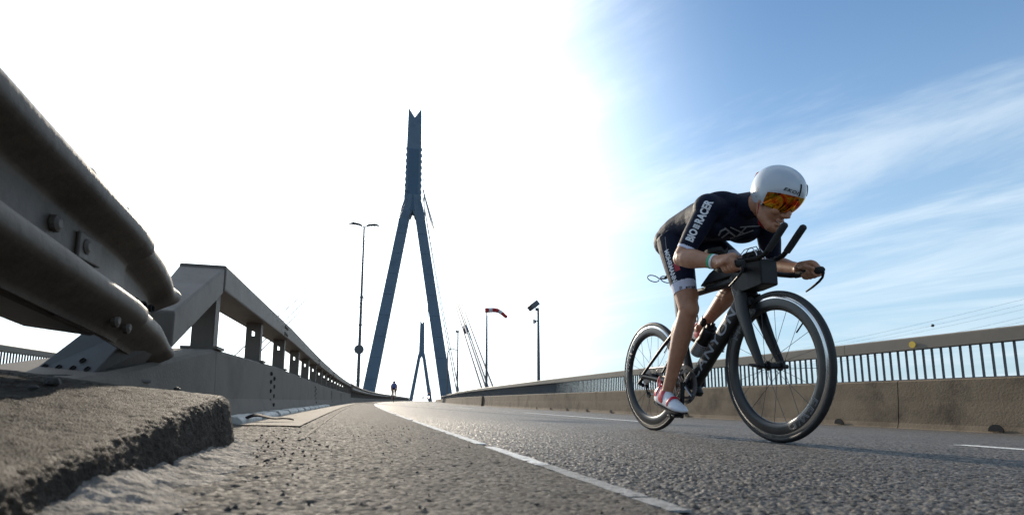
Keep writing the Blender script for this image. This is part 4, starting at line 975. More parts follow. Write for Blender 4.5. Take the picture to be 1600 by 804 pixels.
# ------------------------------------------------------------------ the cyclist
person = empty('person', (BX, BY, BZ), 0, 'cyclist in navy race suit and white visor helmet crouched low over the near bicycle', 'person')
J = {  # joints: forward, left, up from the bottom bracket
    'hipR': (0.015, -0.090, 0.805), 'kneeR': (0.128, -0.092, 0.395), 'ankR': (-0.075, -0.112, -0.045),
    'hipL': (0.015, 0.090, 0.805), 'kneeL': (0.345, 0.10, 0.555), 'ankL': (-0.045, 0.112, 0.325),
    'shR': (0.432, -0.170, 0.838), 'elR': (0.345, -0.272, 0.607), 'wrR': (0.548, -0.232, 0.535),
    'shL': (0.432, 0.170, 0.838), 'elL': (0.345, 0.272, 0.607), 'wrL': (0.548, 0.232, 0.535),
    'neck0': (0.45, 0.0, 0.855), 'neck1': (0.58, 0.018, 0.832), 'head': (0.648, 0.030, 0.828)}
j = {k: B(*v) for k, v in J.items()}
# head frame: turned a little to the rider's left and pitched down
hy, hp = R(9), R(43)
hf = Vector((math.sin(hy) * math.cos(hp), -math.cos(hy) * math.cos(hp), -math.sin(hp)))
hl = Vector((math.cos(hy), math.sin(hy), 0)).normalized()
hu = hl.cross(hf).normalized()
if hu.z < 0: hu = -hu
HC = j['head']
def HP(f, l, u): return HC + hf * f + hl * l + hu * u

body = MB()
def limb(pts, rad, up=(0, -1, 0), n=20, sq=2.0): body.tube(pts, rad, n, up, True, sq)
def spine(secs):
    rs = []
    for i, (f, z, w, dn, up_, sq) in enumerate(secs):
        a = secs[max(i - 1, 0)]; b = secs[min(i + 1, len(secs) - 1)]
        t = Vector((0, -(b[0] - a[0]), b[1] - a[1])).normalized(); nn = Vector((1, 0, 0)).cross(t).normalized()
        if nn.z < 0: nn = -nn
        c = B(f, 0, z); ring = []
        for k in range(32):
            q = 2 * math.pi * k / 32; x, y = math.cos(q), math.sin(q); e = 2 / sq
            x = math.copysign(abs(x) ** e, x); y = math.copysign(abs(y) ** e, y)
            ring.append(c + Vector((1, 0, 0)) * (w * x) + nn * ((up_ if y > 0 else dn) * y))
        rs.append(ring)
    body.rings(rs)
#       f     z      half width, depth below, depth above, squareness
spine([(-0.105, 0.805, 0.09, 0.06, 0.05, 2.2), (-0.085, 0.812, 0.130, 0.075, 0.078, 2.3), (-0.025, 0.832, 0.158, 0.085, 0.100, 2.4), (0.04, 0.850, 0.155, 0.09, 0.102, 2.4), (0.12, 0.862, 0.146, 0.10, 0.098, 2.4),
       (0.21, 0.868, 0.146, 0.115, 0.096, 2.4), (0.30, 0.862, 0.158, 0.128, 0.094, 2.4), (0.37, 0.852, 0.168, 0.135, 0.090, 2.5), (0.425, 0.842, 0.160, 0.125, 0.082, 2.4), (0.465, 0.835, 0.115, 0.09, 0.068, 2.2), (0.485, 0.832, 0.07, 0.05, 0.05, 2.0)])
# glutes, lats, pectorals, trapezius
for sg in (-1, 1):
    body.ell(B(-0.04, sg * 0.082, 0.815), (0.084, 0.090, 0.088))
    body.ell(B(0.36, sg * 0.085, 0.765), (0.085, 0.075, 0.055))
    body.ell(B(0.40, sg * 0.085, 0.892), (0.085, 0.085, 0.040))
    body.ell(B(0.455, sg * 0.055, 0.868), (0.06, 0.05, 0.045))
    sfx = 'R' if sg < 0 else 'L'
    sh, el, wr = j['sh' + sfx], j['el' + sfx], j['wr' + sfx]
    body.ell(sh + Vector((sg * 0.004, 0.004, 0.002)), (0.064, 0.068, 0.066))                        # deltoid
    limb([B(0.41, sg * 0.11, 0.845), sh], [(0.07, 0.075), (0.060, 0.062)])
    ua = el - sh
    limb([sh, sh + ua * 0.3, sh + ua * 0.55, sh + ua * 0.8, el], [(0.056, 0.058), (0.053, 0.057), (0.050, 0.053), (0.043, 0.045), (0.041, 0.043)])
    body.ell(el + Vector((0, 0.008, -0.004)), (0.037, 0.040, 0.038))
    fa = wr - el
    limb([el, el + fa * 0.18, el + fa * 0.38, el + fa * 0.7, wr, wr + fa.normalized() * 0.02], [(0.040, 0.042), (0.046, 0.047), (0.046, 0.046), (0.036, 0.035), (0.027, 0.031), (0.026, 0.031)], up=(0, 0, 1))
    # leg
    hip, kn, an = j['hip' + sfx], j['knee' + sfx], j['ank' + sfx]
    th = kn - hip; fwd = Vector((0, -1, 0)) if sg < 0 else Vector((0, -0.4, 0.9))
    limb([hip - th.normalized() * 0.02, hip + th * 0.15, hip + th * 0.35, hip + th * 0.6, hip + th * 0.82, kn], [(0.086, 0.096), (0.085, 0.092), (0.078, 0.083), (0.067, 0.070), (0.057, 0.058), (0.052, 0.054)], up=fwd)
    body.ell(kn + fwd * 0.012, (0.047, 0.047, 0.055))                                               # knee cap
    body.ell(kn - th.normalized() * 0.075 + fwd * 0.022 - Vector((sg * 0.025, 0, 0)), (0.032, 0.034, 0.05))   # inner quad
    sk = an - kn; back = -fwd + sk.normalized() * fwd.dot(sk.normalized())
    limb([kn, kn + sk * 0.12, kn + sk * 0.3, kn + sk * 0.5, kn + sk * 0.75, an, an + sk.normalized() * 0.03], [(0.050, 0.052), (0.049, 0.052), (0.052, 0.055), (0.045, 0.048), (0.033, 0.036), (0.030, 0.035), (0.030, 0.036)], up=fwd)
    bd_ = back.normalized()
    q = Vector((0, 0, 1)).rotation_difference(sk.normalized()).to_matrix()
    body.ell(kn + sk * 0.30 + bd_ * 0.020 + Vector((-sg * 0.013, 0, 0)), (0.037, 0.040, 0.095), q)
    body.ell(kn + sk * 0.27 + bd_ * 0.020 + Vector((sg * 0.016, 0, 0)), (0.033, 0.038, 0.085), q)
    for s2 in (-1, 1): body.ell(an + Vector((s2 * 0.027, 0, 0.004)), (0.011, 0.014, 0.014))
    # foot core (inside the shoe)
    if sg < 0: toe, heel = B(0.045, -0.122, -0.128), B(-0.115, -0.118, -0.082)
    else: toe, heel = B(0.045, 0.122, 0.222), B(-0.095, 0.118, 0.288)
    limb([an, (an + heel) / 2 + Vector((0, -0.01, 0)), heel.lerp(toe, 0.3)], [(0.030, 0.036), (0.032, 0.038), (0.030, 0.030)])
    limb([heel, heel.lerp(toe, 0.5), toe], [(0.022, 0.022), (0.026, 0.020), (0.018, 0.010)], up=(0, 0, 1))
    # hand closed round the grip, which runs forward at (0.2165, 0.502)
    g = lambda f, ang, rad: B(f, sg * 0.2165, 0.502) + Vector((sg * math.cos(ang) * rad, 0, math.sin(ang) * rad))
    # palm: back of the hand on the outer upper side
    palm = [wr, wr.lerp(g(0.585, R(75), 0.036), 0.6), g(0.598, R(62), 0.034), g(0.636, R(52), 0.0335), g(0.652, R(48), 0.030)]
    limb(palm, [(0.026, 0.029), (0.034, 0.024), (0.041, 0.019), (0.041, 0.0175), (0.034, 0.014)], up=Vector((sg * math.cos(R(55)), 0, math.sin(R(55)))), n=16, sq=2.6)
    for k, (f, r, a1) in enumerate(((0.662, 0.0092, -190), (0.641, 0.0098, -200), (0.6195, 0.0096, -195), (0.5995, 0.0086, -185))):
        a0 = 40 - 4 * k; pts = []; rr = []
        for i in range(9):
            t = i / 8; a = R(a0 + (a1 - a0) * t * 0.92); bulge = 0.0065 * math.exp(-((t - 0.06) / 0.10) ** 2) + 0.004 * math.exp(-((t - 0.42) / 0.09) ** 2) + 0.002 * math.exp(-((t - 0.75) / 0.08) ** 2)
            pts.append(g(f + (0.006 - 0.004 * k) * (0.5 - t), a, 0.0165 + r * 0.86 + bulge)); rr.append(r * (1.08 - 0.22 * t))
        limb(pts, rr, up=(0, -1, 0), n=10)
    limb([g(0.585, R(105), 0.034), g(0.612, R(125), 0.030), g(0.640, R(150), 0.0265), g(0.662, R(165), 0.0255), g(0.674, R(172), 0.0245)], [0.0145, 0.0128, 0.0112, 0.0105, 0.0075], n=12)
# neck and head
limb([B(0.43, 0, 0.855), j['neck0'], j['neck0'].lerp(j['neck1'], 0.6), HP(-0.045, 0, -0.04)], [(0.075, 0.07), (0.062, 0.064), (0.055, 0.060), (0.055, 0.06)], up=(0, 0, 1))
rot = Matrix((hl, -hf, hu)).transposed()
body.ell(HP(-0.010, 0, 0.030), (0.074, 0.094, 0.088), rot)
body.ell(HP(0.030, 0, -0.035), (0.060, 0.060, 0.075), rot)            # face
limb([HP(-0.02, -0.056, -0.035), HP(0.02, -0.050, -0.085), HP(0.066, -0.022, -0.112), HP(0.074, 0, -0.115), HP(0.066, 0.022, -0.112), HP(0.02, 0.050, -0.085), HP(-0.02, 0.056, -0.035)], [0.020, 0.021, 0.020, 0.021, 0.020, 0.021, 0.020], up=hu, n=12)
limb([HP(0.03, 0, -0.06), HP(0.062, 0, -0.105)], [(0.042, 0.036), (0.026, 0.022)], up=hf)
limb([HP(0.082, 0, 0.010), HP(0.096, 0, -0.018), HP(0.110, 0, -0.042), HP(0.096, 0, -0.050)], [(0.010, 0.012), (0.011, 0.012), (0.013, 0.013), (0.012, 0.008)], up=hf, n=12)
for sg in (-1, 1):
    body.ell(HP(0.092, sg * 0.011, -0.046), (0.009, 0.010, 0.008), rot)
    body.ell(HP(0.064, sg * 0.036, -0.036), (0.024, 0.022, 0.021), rot)          # cheek
    body.ell(HP(-0.005, sg * 0.076, -0.012), (0.008, 0.018, 0.028), rot)         # ear
body.ell(HP(0.088, 0, -0.070), (0.024, 0.012, 0.006), rot); body.ell(HP(0.085, 0, -0.090), (0.021, 0.012, 0.007), rot)
limb([HP(0.078, -0.036, 0.024), HP(0.090, 0, 0.028), HP(0.078, 0.036, 0.024)], [0.011, 0.011, 0.011], n=10)

raw = body.mesh('body_raw'); tmp = bpy.data.objects.new('body_raw', raw); col.objects.link(tmp)
md = tmp.modifiers.new('r', 'REMESH'); md.mode = 'VOXEL'; md.voxel_size = 0.0042; md.adaptivity = 0.0
sm = tmp.modifiers.new('s', 'SMOOTH'); sm.factor = 0.5; sm.iterations = 5
bpy.context.view_layer.update()
bme = bpy.data.meshes.new_from_object(tmp.evaluated_get(bpy.context.evaluated_depsgraph_get()))
bpy.data.objects.remove(tmp)
bme.name = 'body'; bme.materials.clear(); bme.materials.append(M['skin']); shade(bme, 180)
bodyo = bpy.data.objects.new('body', bme); link(bodyo, person)

# ---- the suit: the body's own surface, lifted, cut at neck, sleeves and thighs
nv = len(bme.vertices); co = np.empty(nv * 3); bme.vertices.foreach_get('co', co); co = co.reshape(-1, 3)
nr = np.empty(nv * 3); bme.vertices.foreach_get('normal', nr); nr = nr.reshape(-1, 3)
def seg(a, b):
    a = np.array(a); b = np.array(b); d = b - a; t = ((co - a) @ d) / (d @ d); tc = np.clip(t, 0, 1)
    return np.linalg.norm(co - (a + tc[:, None] * d), axis=1), t
bones = [('pel', B(-0.12, 0, 0.81), B(0.1, 0, 0.86), 0.13), ('tor', B(0.1, 0, 0.86), B(0.44, 0, 0.84), 0.13), ('neck', j['neck0'], j['neck1'], 0.058), ('head', HP(0, 0, 0.05), HP(0.03, 0, -0.10), 0.08)]
for s_ in 'RL':
    bones += [('clav' + s_, B(0.41, 0, 0.845), j['sh' + s_], 0.075), ('ua' + s_, j['sh' + s_], j['el' + s_], 0.052), ('fa' + s_, j['el' + s_], j['wr' + s_], 0.042), ('hand' + s_, j['wr' + s_], B(0.66, -0.2165 if s_ == 'R' else 0.2165, 0.502), 0.04),
              ('th' + s_, j['hip' + s_], j['knee' + s_], 0.078), ('sk' + s_, j['knee' + s_], j['ank' + s_], 0.045)]
D = []; T = []
for nme, a, b, r_ in bones:
    d, t = seg(a, b); D.append(d / r_); T.append(t)
D = np.array(D); T = np.array(T); own = D.argmin(0); names = [b[0] for b in bones]
SL, TH, NK = 0.86, 0.785, 0.10
inn = np.zeros(nv, bool); band = np.zeros(nv, bool)
for i, nme in enumerate(names):
    m = own == i; t = T[i]
    if nme in ('pel', 'tor') or nme.startswith('clav'): inn |= m
    elif nme.startswith('ua'): inn |= m & (t < SL); band |= m & (t > SL - 0.065) & (t < SL)
    elif nme.startswith('th'): inn |= m & (t < TH); band |= m & (t > TH - 0.135) & (t < TH)
    elif nme == 'neck': inn |= m & (t < NK)
new = co + nr * 0.0028
bm = bmesh.new(); bm.from_mesh(bme); bm.verts.ensure_lookup_table()
for v in bm.verts: v.co = new[v.index]
dele = [f for f in bm.faces if not all(inn[v.index] for v in f.verts)]
for f in bm.faces: f.material_index = 1 if sum(band[v.index] for v in f.verts) >= 3 else 0
bmesh.ops.delete(bm, geom=dele, context='FACES')
bmesh.ops.delete(bm, geom=[v for v in bm.verts if not v.link_faces], context='VERTS')
# smooth the cut edges, then fold them in
for it in range(6):
    be = [v for v in bm.verts if v.is_boundary]; upd = {}
    for v in be:
        nb = [e.other_vert(v) for e in v.link_edges if e.is_boundary]
        if len(nb) == 2: upd[v] = v.co * 0.4 + (nb[0].co + nb[1].co) * 0.3
    for v, c in upd.items(): v.co = c
ext = bmesh.ops.extrude_edge_only(bm, edges=[e for e in bm.edges if e.is_boundary])
bm.normal_update()
for v in [g_ for g_ in ext['geom'] if isinstance(g_, bmesh.types.BMVert)]:
    src = [e.other_vert(v) for e in v.link_edges if not e.is_boundary]
    if src: v.co = v.co - src[0].normal * 0.0055
sme = bpy.data.meshes.new('race_suit'); sme.materials.append(M['navy']); sme.materials.append(M['bandwhite']); bm.to_mesh(sme); bm.free(); shade(sme, 70)
suit = bpy.data.objects.new('race_suit', sme); link(suit, person)
bpy.context.view_layer.update(); dg = bpy.context.evaluated_depsgraph_get()
sbv = BVHTree.FromObject(suit, dg); bbv = BVHTree.FromObject(bodyo, dg)
camL = Vector((-BX, -BY, CAM_H - BZ))            # a spot in front and to the rider's right
def surf(p, n, bv_=None, lift=0.0015):
    h = (bv_ or sbv).ray_cast(p + n * 0.25, -n)
    return (h[0] + n * lift) if h[0] else None
def wrap(name, me, anchor, u, n, m, parent, lift=0.0016, sx=1.0, sy=1.0, bv_=None):
    u = u.normalized(); n = (n - u * n.dot(u)).normalized(); v = n.cross(u)
    def fn(x, y, z):
        p = anchor + u * (x * sx) + v * (y * sy); h = surf(p, n, bv_, lift); return tuple(h if h else p)
    return decal(name, me, fn, m, parent)
def strip_mesh(pts, w, nseg=10):
    """flat ribbon in the text plane along pts"""
    vs = []; fs = []; pts = [Vector((*p, 0)) for p in pts]; dense = []
    for a, b in zip(pts[:-1], pts[1:]):
        for i in range(nseg): dense.append(a.lerp(b, i / nseg))
    dense.append(pts[-1])
    for i, p in enumerate(dense):
        t = (dense[min(i + 1, len(dense) - 1)] - dense[max(i - 1, 0)]).normalized(); s = Vector((-t.y, t.x, 0)) * w / 2
        vs += [p - s, p + s]
        if i: fs.append((2 * i - 2, 2 * i, 2 * i + 1, 2 * i - 1))
    me = bpy.data.meshes.new('strip'); me.from_pydata(vs, [], fs); me.update(); return me
# sleeve lettering, reading up the right arm
n_arm = (camL - j['shR']).normalized(); n_arm = (n_arm + Vector((-0.3, 0, 0.1))).normalized()
ua = (j['shR'] - j['elR']).normalized()
a0 = j['elR'] + ua * 0.075
vax = n_arm.cross(ua).normalized()
for body_t, off, up_, sz, sxx in (('BIO', 0.0, -0.022, 0.052, 0.70), ('RACER', 0.092, -0.022, 0.052, 0.70)):
    me = text_mesh(body_t, sz, bold=0.0022, spacing=1.02); wrap('lettering', me, a0 + ua * off + vax * up_, ua, n_arm, 'whiteprint', suit, sx=sxx)
for k in range(3):
    me = text_mesh('000', 0.013, bold=0.0006); wrap('emblem', me, a0 + ua * 0.066 + vax * (-0.02 + 0.0105 * k), ua, n_arm, 'whiteprint', suit)
# thigh lettering running down the right leg
tdir = (j['kneeR'] - j['hipR']).normalized(); n_th = (camL - j['hipR']).normalized(); n_th = (n_th + Vector((-0.75, 0.25, 0))).normalized()
vth = n_th.cross(tdir).normalized()
t0 = j['hipR'] + tdir * 0.085
me = text_mesh('MOHRMANN', 0.040, bold=0.0014, spacing=1.02); wrap('lettering', me, t0 + vth * -0.016, tdir, n_th, 'whiteprint', suit, sx=0.80)
n_t2 = (camL - j['hipR']).normalized()
me = strip_mesh([(0, 0), (0.045, 0.0)], 0.026, 6); wrap('red_patch', me, t0 + tdir * 0.095 + vth * 0.030, tdir, n_th, 'redprint', suit)
for k, (txt, dx, sz) in enumerate((('|||', -0.045, 0.020), ('RITTER', -0.012, 0.016))):
    uu = Vector((0, -1, 0)).cross(Vector((0, 0, 1))).normalized() * 1.0
    n_b = (camL - j['kneeR']).normalized(); uu = Vector((0, 0, 1)).cross(n_b).normalized()
    p = j['hipR'].lerp(j['kneeR'], TH - 0.075)
    me = text_mesh(txt, sz, bold=0.0006); wrap('lettering', me, p + uu * (dx + 0.02) - Vector((0, 0, 0.004)), uu, n_b, 'blackprint', suit)
# pale piping down the hip and grey bars on the back and chest
n_bk = (camL - B(0.2, -0.1, 0.9)).normalized(); n_bk = (n_bk + Vector((0, 0, 0.75)) + Vector((-0.3, 0, 0))).normalized()
ub = Vector((0, -1, 0.12)).normalized()
for k in range(3):
    me = strip_mesh([(0, 0), (0.075 - 0.012 * k, 0.012)], 0.006); wrap('back_stripe', me, B(0.15 + 0.01 * k, -0.085 - 0.018 * k, 0.93 - 0.006 * k), ub, n_bk, 'greyprint', suit)
n_ch = (camL - B(0.42, 0, 0.72)).normalized(); uc = Vector((0, 0, 1)).cross(n_ch).normalized()
for pts, w in (([(0, 0), (0.012, 0.022), (0.035, 0.03)], 0.008), ([(0.012, -0.012), (0.05, 0.012)], 0.007), ([(0.03, 0.035), (0.075, -0.012)], 0.008), ([(0.055, 0.035), (0.12, -0.005)], 0.006), ([(0.05, -0.02), (0.16, 0.008)], 0.005), ([(0.085, -0.012), (0.13, 0.03)], 0.006), ([(0.10, 0.03), (0.19, 0.026)], 0.005)):
    me = strip_mesh(pts, w); wrap('chest_print', me, B(0.40, -0.095, 0.715), uc, n_ch, 'greyprint', suit)
me = strip_mesh([(0, 0), (0.05, -0.006), (0.12, -0.012), (0.24, -0.012)], 0.003); wrap('piping', me, B(0.03, -0.15, 0.80), Vector((0, -0.3, -1)), (camL - j['hipR']).normalized(), 'greyprint', suit)
# race belt clip on the back
MB().tube([B(0.085, -0.10, 0.925), B(0.055, -0.112, 0.918), B(0.03, -0.128, 0.895)], [(0.012, 0.006), (0.016, 0.007), (0.012, 0.005)], 8).build('belt_clip', 'blackplastic', person, smooth=True)
MB().box(B(0.052, -0.134, 0.893), (0.012, 0.02, 0.02)).build('belt_toggle', 'whiteplastic', person, bevel=0.003)
# wristbands, ankle strap
def band_round(name, a, b, t0, t1, lift, m, bv_, n=30, parent=None):
    ax = (b - a).normalized(); o1 = ax.orthogonal().normalized(); o2 = ax.cross(o1); rs = []
    for t in (t0, t0, t1, t1):
        pass
    def pt(t, k, lf):
        c = a.lerp(b, t); d = o1 * math.cos(2 * math.pi * k / n) + o2 * math.sin(2 * math.pi * k / n)
        h = bv_.ray_cast(c, d); r_ = h[3] if h[0] and h[3] < 0.09 else 0.035
        return c + d * (r_ + lf)
    rs = [[pt(t0, k, -0.001) for k in range(n)], [pt(t0, k, lift) for k in range(n)], [pt(t1, k, lift) for k in range(n)], [pt(t1, k, -0.001) for k in range(n)]]
    return MB().rings(rs, closed=False, caps=False).build(name, m, parent or person, smooth=True, angle=50)
band_round('wristband', j['elR'], j['wrR'], 0.86, 0.905, 0.003, 'green', bbv)
band_round('wristband', j['elR'], j['wrR'], 0.915, 0.96, 0.003, 'whiteplastic', bbv)
band_round('timing_strap', j['kneeL'], j['ankL'], 0.845, 0.915, 0.004, 'blackplastic', bbv)
MB().ell(j['kneeL'].lerp(j['ankL'], 0.88) + Vector((-0.036, -0.02, 0.0)), (0.012, 0.02, 0.018)).build('timing_chip', 'blackplastic', person, smooth=True)
# ---- shoes
def shoe(sg, toe, heel, an):
    root = bpy.data.objects.new('shoe', None); root.empty_display_size = 0.05; link(root, person)
    ax = (toe - heel).normalized(); sd_ = Vector((1, 0, 0)); up = sd_.cross(ax).normalized()
    if up.z < 0: up = -up
    Ln = (toe - heel).length
    secs = [(-0.020, 0.010, 0.006, 0.030), (-0.012, 0.026, -0.018, 0.058), (0.02, 0.032, -0.024, 0.078), (0.06, 0.034, -0.024, 0.080), (0.10, 0.036, -0.024, 0.064), (0.14, 0.040, -0.024, 0.046), (0.18, 0.043, -0.023, 0.032), (0.215, 0.040, -0.020, 0.022), (0.24, 0.030, -0.014, 0.012), (0.252, 0.012, -0.006, 0.002)]
    def ring(x, w, z0, z1, n=22, grow=0):
        r_ = []
        for k in range(n):
            a = 2 * math.pi * k / n; c_, s_ = math.cos(a), math.sin(a); e = 2 / 2.5
            cx = math.copysign(abs(c_) ** e, c_); sz = math.copysign(abs(s_) ** e, s_)
            zm, zh = (z0 + z1) / 2, (z1 - z0) / 2
            ww = w * (1.0 if sz < 0 else 1 - 0.28 * sz)
            r_.append(heel + ax * x + sd_ * (cx * (ww + grow)) + up * (zm + sz * (zh + grow)))
        return r_
    MB().rings([ring(*s) for s in secs]).build('upper', 'shoewhite', root, smooth=True, angle=70)
    sole = [(x, w + 0.002, z0 - 0.008, z0 + 0.004) for x, w, z0, z1 in secs[1:-1]]
    MB().rings([ring(*s) for s in sole]).build('sole', 'blackplastic', root, smooth=True, angle=50)
    def strap(x0, x1, tilt, m, g=0.003):
        rs = []
        for i in range(4):
            x = x0 + (x1 - x0) * i / 3
            def at(x):
                for a, b in zip(secs[:-1], secs[1:]):
                    if a[0] <= x <= b[0]:
                        t = (x - a[0]) / (b[0] - a[0]); return [a[q] + (b[q] - a[q]) * t for q in range(4)]
            s = at(x); r_ = ring(x, s[1], s[2] + 0.008, s[3], grow=g if 0 < i < 3 else g * 0.4)
            c = heel + ax * x
            rs.append([p + ax * ((p - c).dot(up) * tilt) for p in r_])
        MB().rings(rs, caps=False).build('strap', m, root, smooth=True)
    strap(0.040, 0.092, -0.10, 'shoered'); strap(0.130, 0.150, 0.25, 'shoered')
    rs = [ring(x, w, max(z0, 0.0) + 0.004, z1 + 0.006, grow=0.003) for x, w, z0, z1 in secs[:3]]
    MB().rings(rs).build('heel_cup', 'shoered', root, smooth=True)
    MB().tube([heel - ax * 0.012 + up * 0.075, heel - ax * 0.03 + up * 0.10, heel - ax * 0.02 + up * 0.125, heel - ax * 0.004 + up * 0.10, heel - ax * 0.0 + up * 0.08], [(0.007, 0.002)] * 5, 8, up=(1, 0, 0)).build('pull_tab', 'shoered' if sg < 0 else 'blackplastic', root, smooth=True)
    MB().box(heel + ax * 0.175 - up * 0.036, (0.05, 0.07, 0.012)).build('cleat', 'blackplastic', root, bevel=0.003)
    return root
shoe(-1, B(0.092, -0.122, -0.140), B(-0.148, -0.120, -0.080), j['ankR'])
shoe(1, B(0.095, 0.122, 0.192), B(-0.125, 0.120, 0.292), j['ankL'])
# ---- helmet with mirrored visor
helm = bpy.data.objects.new('helmet', None); helm.empty_display_size = 0.05; link(helm, person)
HO = HP(-0.012, 0, 0.042)
def hpt(th, ph, k=1.0):
    """th: 0 at the crown, pi down; ph: 0 forward"""
    f = math.sin(th) * math.cos(ph); l = math.sin(th) * math.sin(ph); u = math.cos(th)
    rf = 0.130 if f > 0 else 0.136
    ru = 0.100 if u > 0 else 0.130
    return HO + (hf * (f * rf) + hl * (l * 0.096) + hu * (u * ru)) * k
def rimth(ph):
    """how far down the shell reaches at heading ph"""
    a = abs(ph)
    if a < R(66): return R(86) + R(14) * (a / R(66)) ** 2          # brow above the visor
    if a < R(78): return R(100) + (R(130) - R(100)) * (a - R(66)) / R(12)
    if a < R(112): return R(130) + R(4) * (a - R(78)) / R(34)
    if a < R(150): return R(134) - R(12) * (a - R(112)) / R(38)
    return R(122)
sh_ = MB(); nph, nth = 72, 22; outer = []; inner = []
for i in range(nth + 1):
    ro, ri = [], []
    for k in range(nph):
        ph = 2 * math.pi * k / nph - math.pi; th = 0.02 + (rimth(ph) - 0.02) * i / nth
        ro.append(hpt(th, ph)); ri.append(hpt(th, ph, 0.94))
    outer.append(ro); inner.append(ri)
sh_.rings(outer + inner[::-1], caps=True)
shell = sh_.build('shell', 'helmet', helm, smooth=True, angle=50)
vz = MB(); vo, vi = [], []
for i in range(13):
    ro, ri = [], []
    t = i / 12
    for k in range(33):
        ph = R(-76) + R(152) * k / 32; a = abs(ph) / R(76)
        top = R(83) + R(15) * a ** 2; bot = R(124) + R(3) * a ** 2 - R(12) * max(0, 1 - a / 0.22)
        th = top + (bot - top) * t
        ro.append(hpt(th, ph, 1.012)); ri.append(hpt(th, ph, 0.998))
    vo.append(ro); vi.append(ri)
n_ = 33; vz.add([p for r_ in vo for p in r_] + [p for r_ in vi for p in r_], [])
o_ = 13 * n_
for i in range(12):
    for k in range(32):
        a, b, c, d = i * n_ + k, i * n_ + k + 1, (i + 1) * n_ + k + 1, (i + 1) * n_ + k
        vz.f += [(a, b, c, d), (o_ + d, o_ + c, o_ + b, o_ + a)]
for k in range(32):
    vz.f += [(k, o_ + k, o_ + k + 1, k + 1), (12 * n_ + k, 12 * n_ + k + 1, o_ + 12 * n_ + k + 1, o_ + 12 * n_ + k)]
for i in range(12):
    vz.f += [(i * n_, (i + 1) * n_, o_ + (i + 1) * n_, o_ + i * n_), (i * n_ + 32, o_ + i * n_ + 32, o_ + (i + 1) * n_ + 32, (i + 1) * n_ + 32)]
vz.build('visor', 'visor', helm, smooth=True, angle=60)
MB().ell(hpt(R(90), R(-8), 1.014), (0.005, 0.005, 0.005)).build('visor_magnet', 'blackplastic', helm, smooth=True)
# vent slots and lettering on the shell
for ph in (R(-10), R(42)):
    pts = [hpt(R(52) + R(30) * i / 8, ph, 1.002) for i in range(9)]
    MB().tube(pts, [(0.002, 0.002)] + [(0.005, 0.003)] * 7 + [(0.002, 0.002)], 8, up=hl).build('vent_slot', 'hole', shell)
bpy.context.view_layer.update(); hbv = BVHTree.FromObject(shell, bpy.context.evaluated_depsgraph_get())
ne = (hpt(R(78), R(-38)) - HO).normalized(); ue = hu.cross(ne).normalized()
me = text_mesh('EKOI', 0.022, bold=0.0008, shear=0.2, spacing=1.15)
wrap('lettering', me, hpt(R(80), R(-50)) , ue, ne, 'blackprint', shell, sx=1.15, sy=0.8, bv_=hbv, lift=0.001)
for k, (t_, sz, p_) in enumerate((('U', 0.026, R(-100)), ('mm', 0.010, R(-98)))):
    nn = (hpt(R(104 + 12 * k), p_) - HO).normalized(); uu = hu.cross(nn).normalized()
    me = text_mesh(t_, sz, bold=0.0005); wrap('emblem', me, hpt(R(108 + 11 * k), p_) - uu * 0.012, uu, nn, 'greyprint', shell, bv_=hbv, lift=0.001)
pts = [hpt(R(72), R(-168), 1.004), hpt(R(80), R(-160), 1.004), hpt(R(92), R(-158), 1.004)]
MB().tube(pts, [(0.003, 0.003), (0.010, 0.004), (0.003, 0.003)], 8, up=hu).build('rear_vent', 'redprint', shell, smooth=True)
# chin strap, mouth
cs_ = [HP(-0.01, -0.072, -0.03), HP(0.01, -0.066, -0.075), HP(0.028, -0.045, -0.118), HP(0.03, 0, -0.132), HP(0.028, 0.045, -0.118), HP(0.01, 0.066, -0.075), HP(-0.01, 0.072, -0.03)]
MB().tube(cs_, [(0.008, 0.002)] * 7, 8, up=hf).build('chin_strap', 'redprint', helm, smooth=True)
def on_face(l, u):
    o = HP(0.25, l, u); h = bbv.ray_cast(o, -hf); return h[0] if h[0] else HP(0.09, l, u)
MB().tube([on_face(0.028 * x, -0.080 + 0.010 * x * x) + hf * 0.0005 for x in (-1, -0.66, -0.33, 0, 0.33, 0.66, 1)], [(0.001, 0.001), (0.0025, 0.004), (0.003, 0.0055), (0.003, 0.006), (0.003, 0.0055), (0.0025, 0.004), (0.001, 0.001)], 8, up=hu).build('mouth', 'lips', person, smooth=True)
MB().tube([on_face(0.020 * x, -0.079 + 0.006 * x * x) + hf * 0.002 for x in (-1, -0.5, 0, 0.5, 1)], [(0.001, 0.001), (0.002, 0.003), (0.002, 0.0034), (0.002, 0.003), (0.001, 0.001)], 8, up=hu).build('teeth', 'teeth', person, smooth=True)
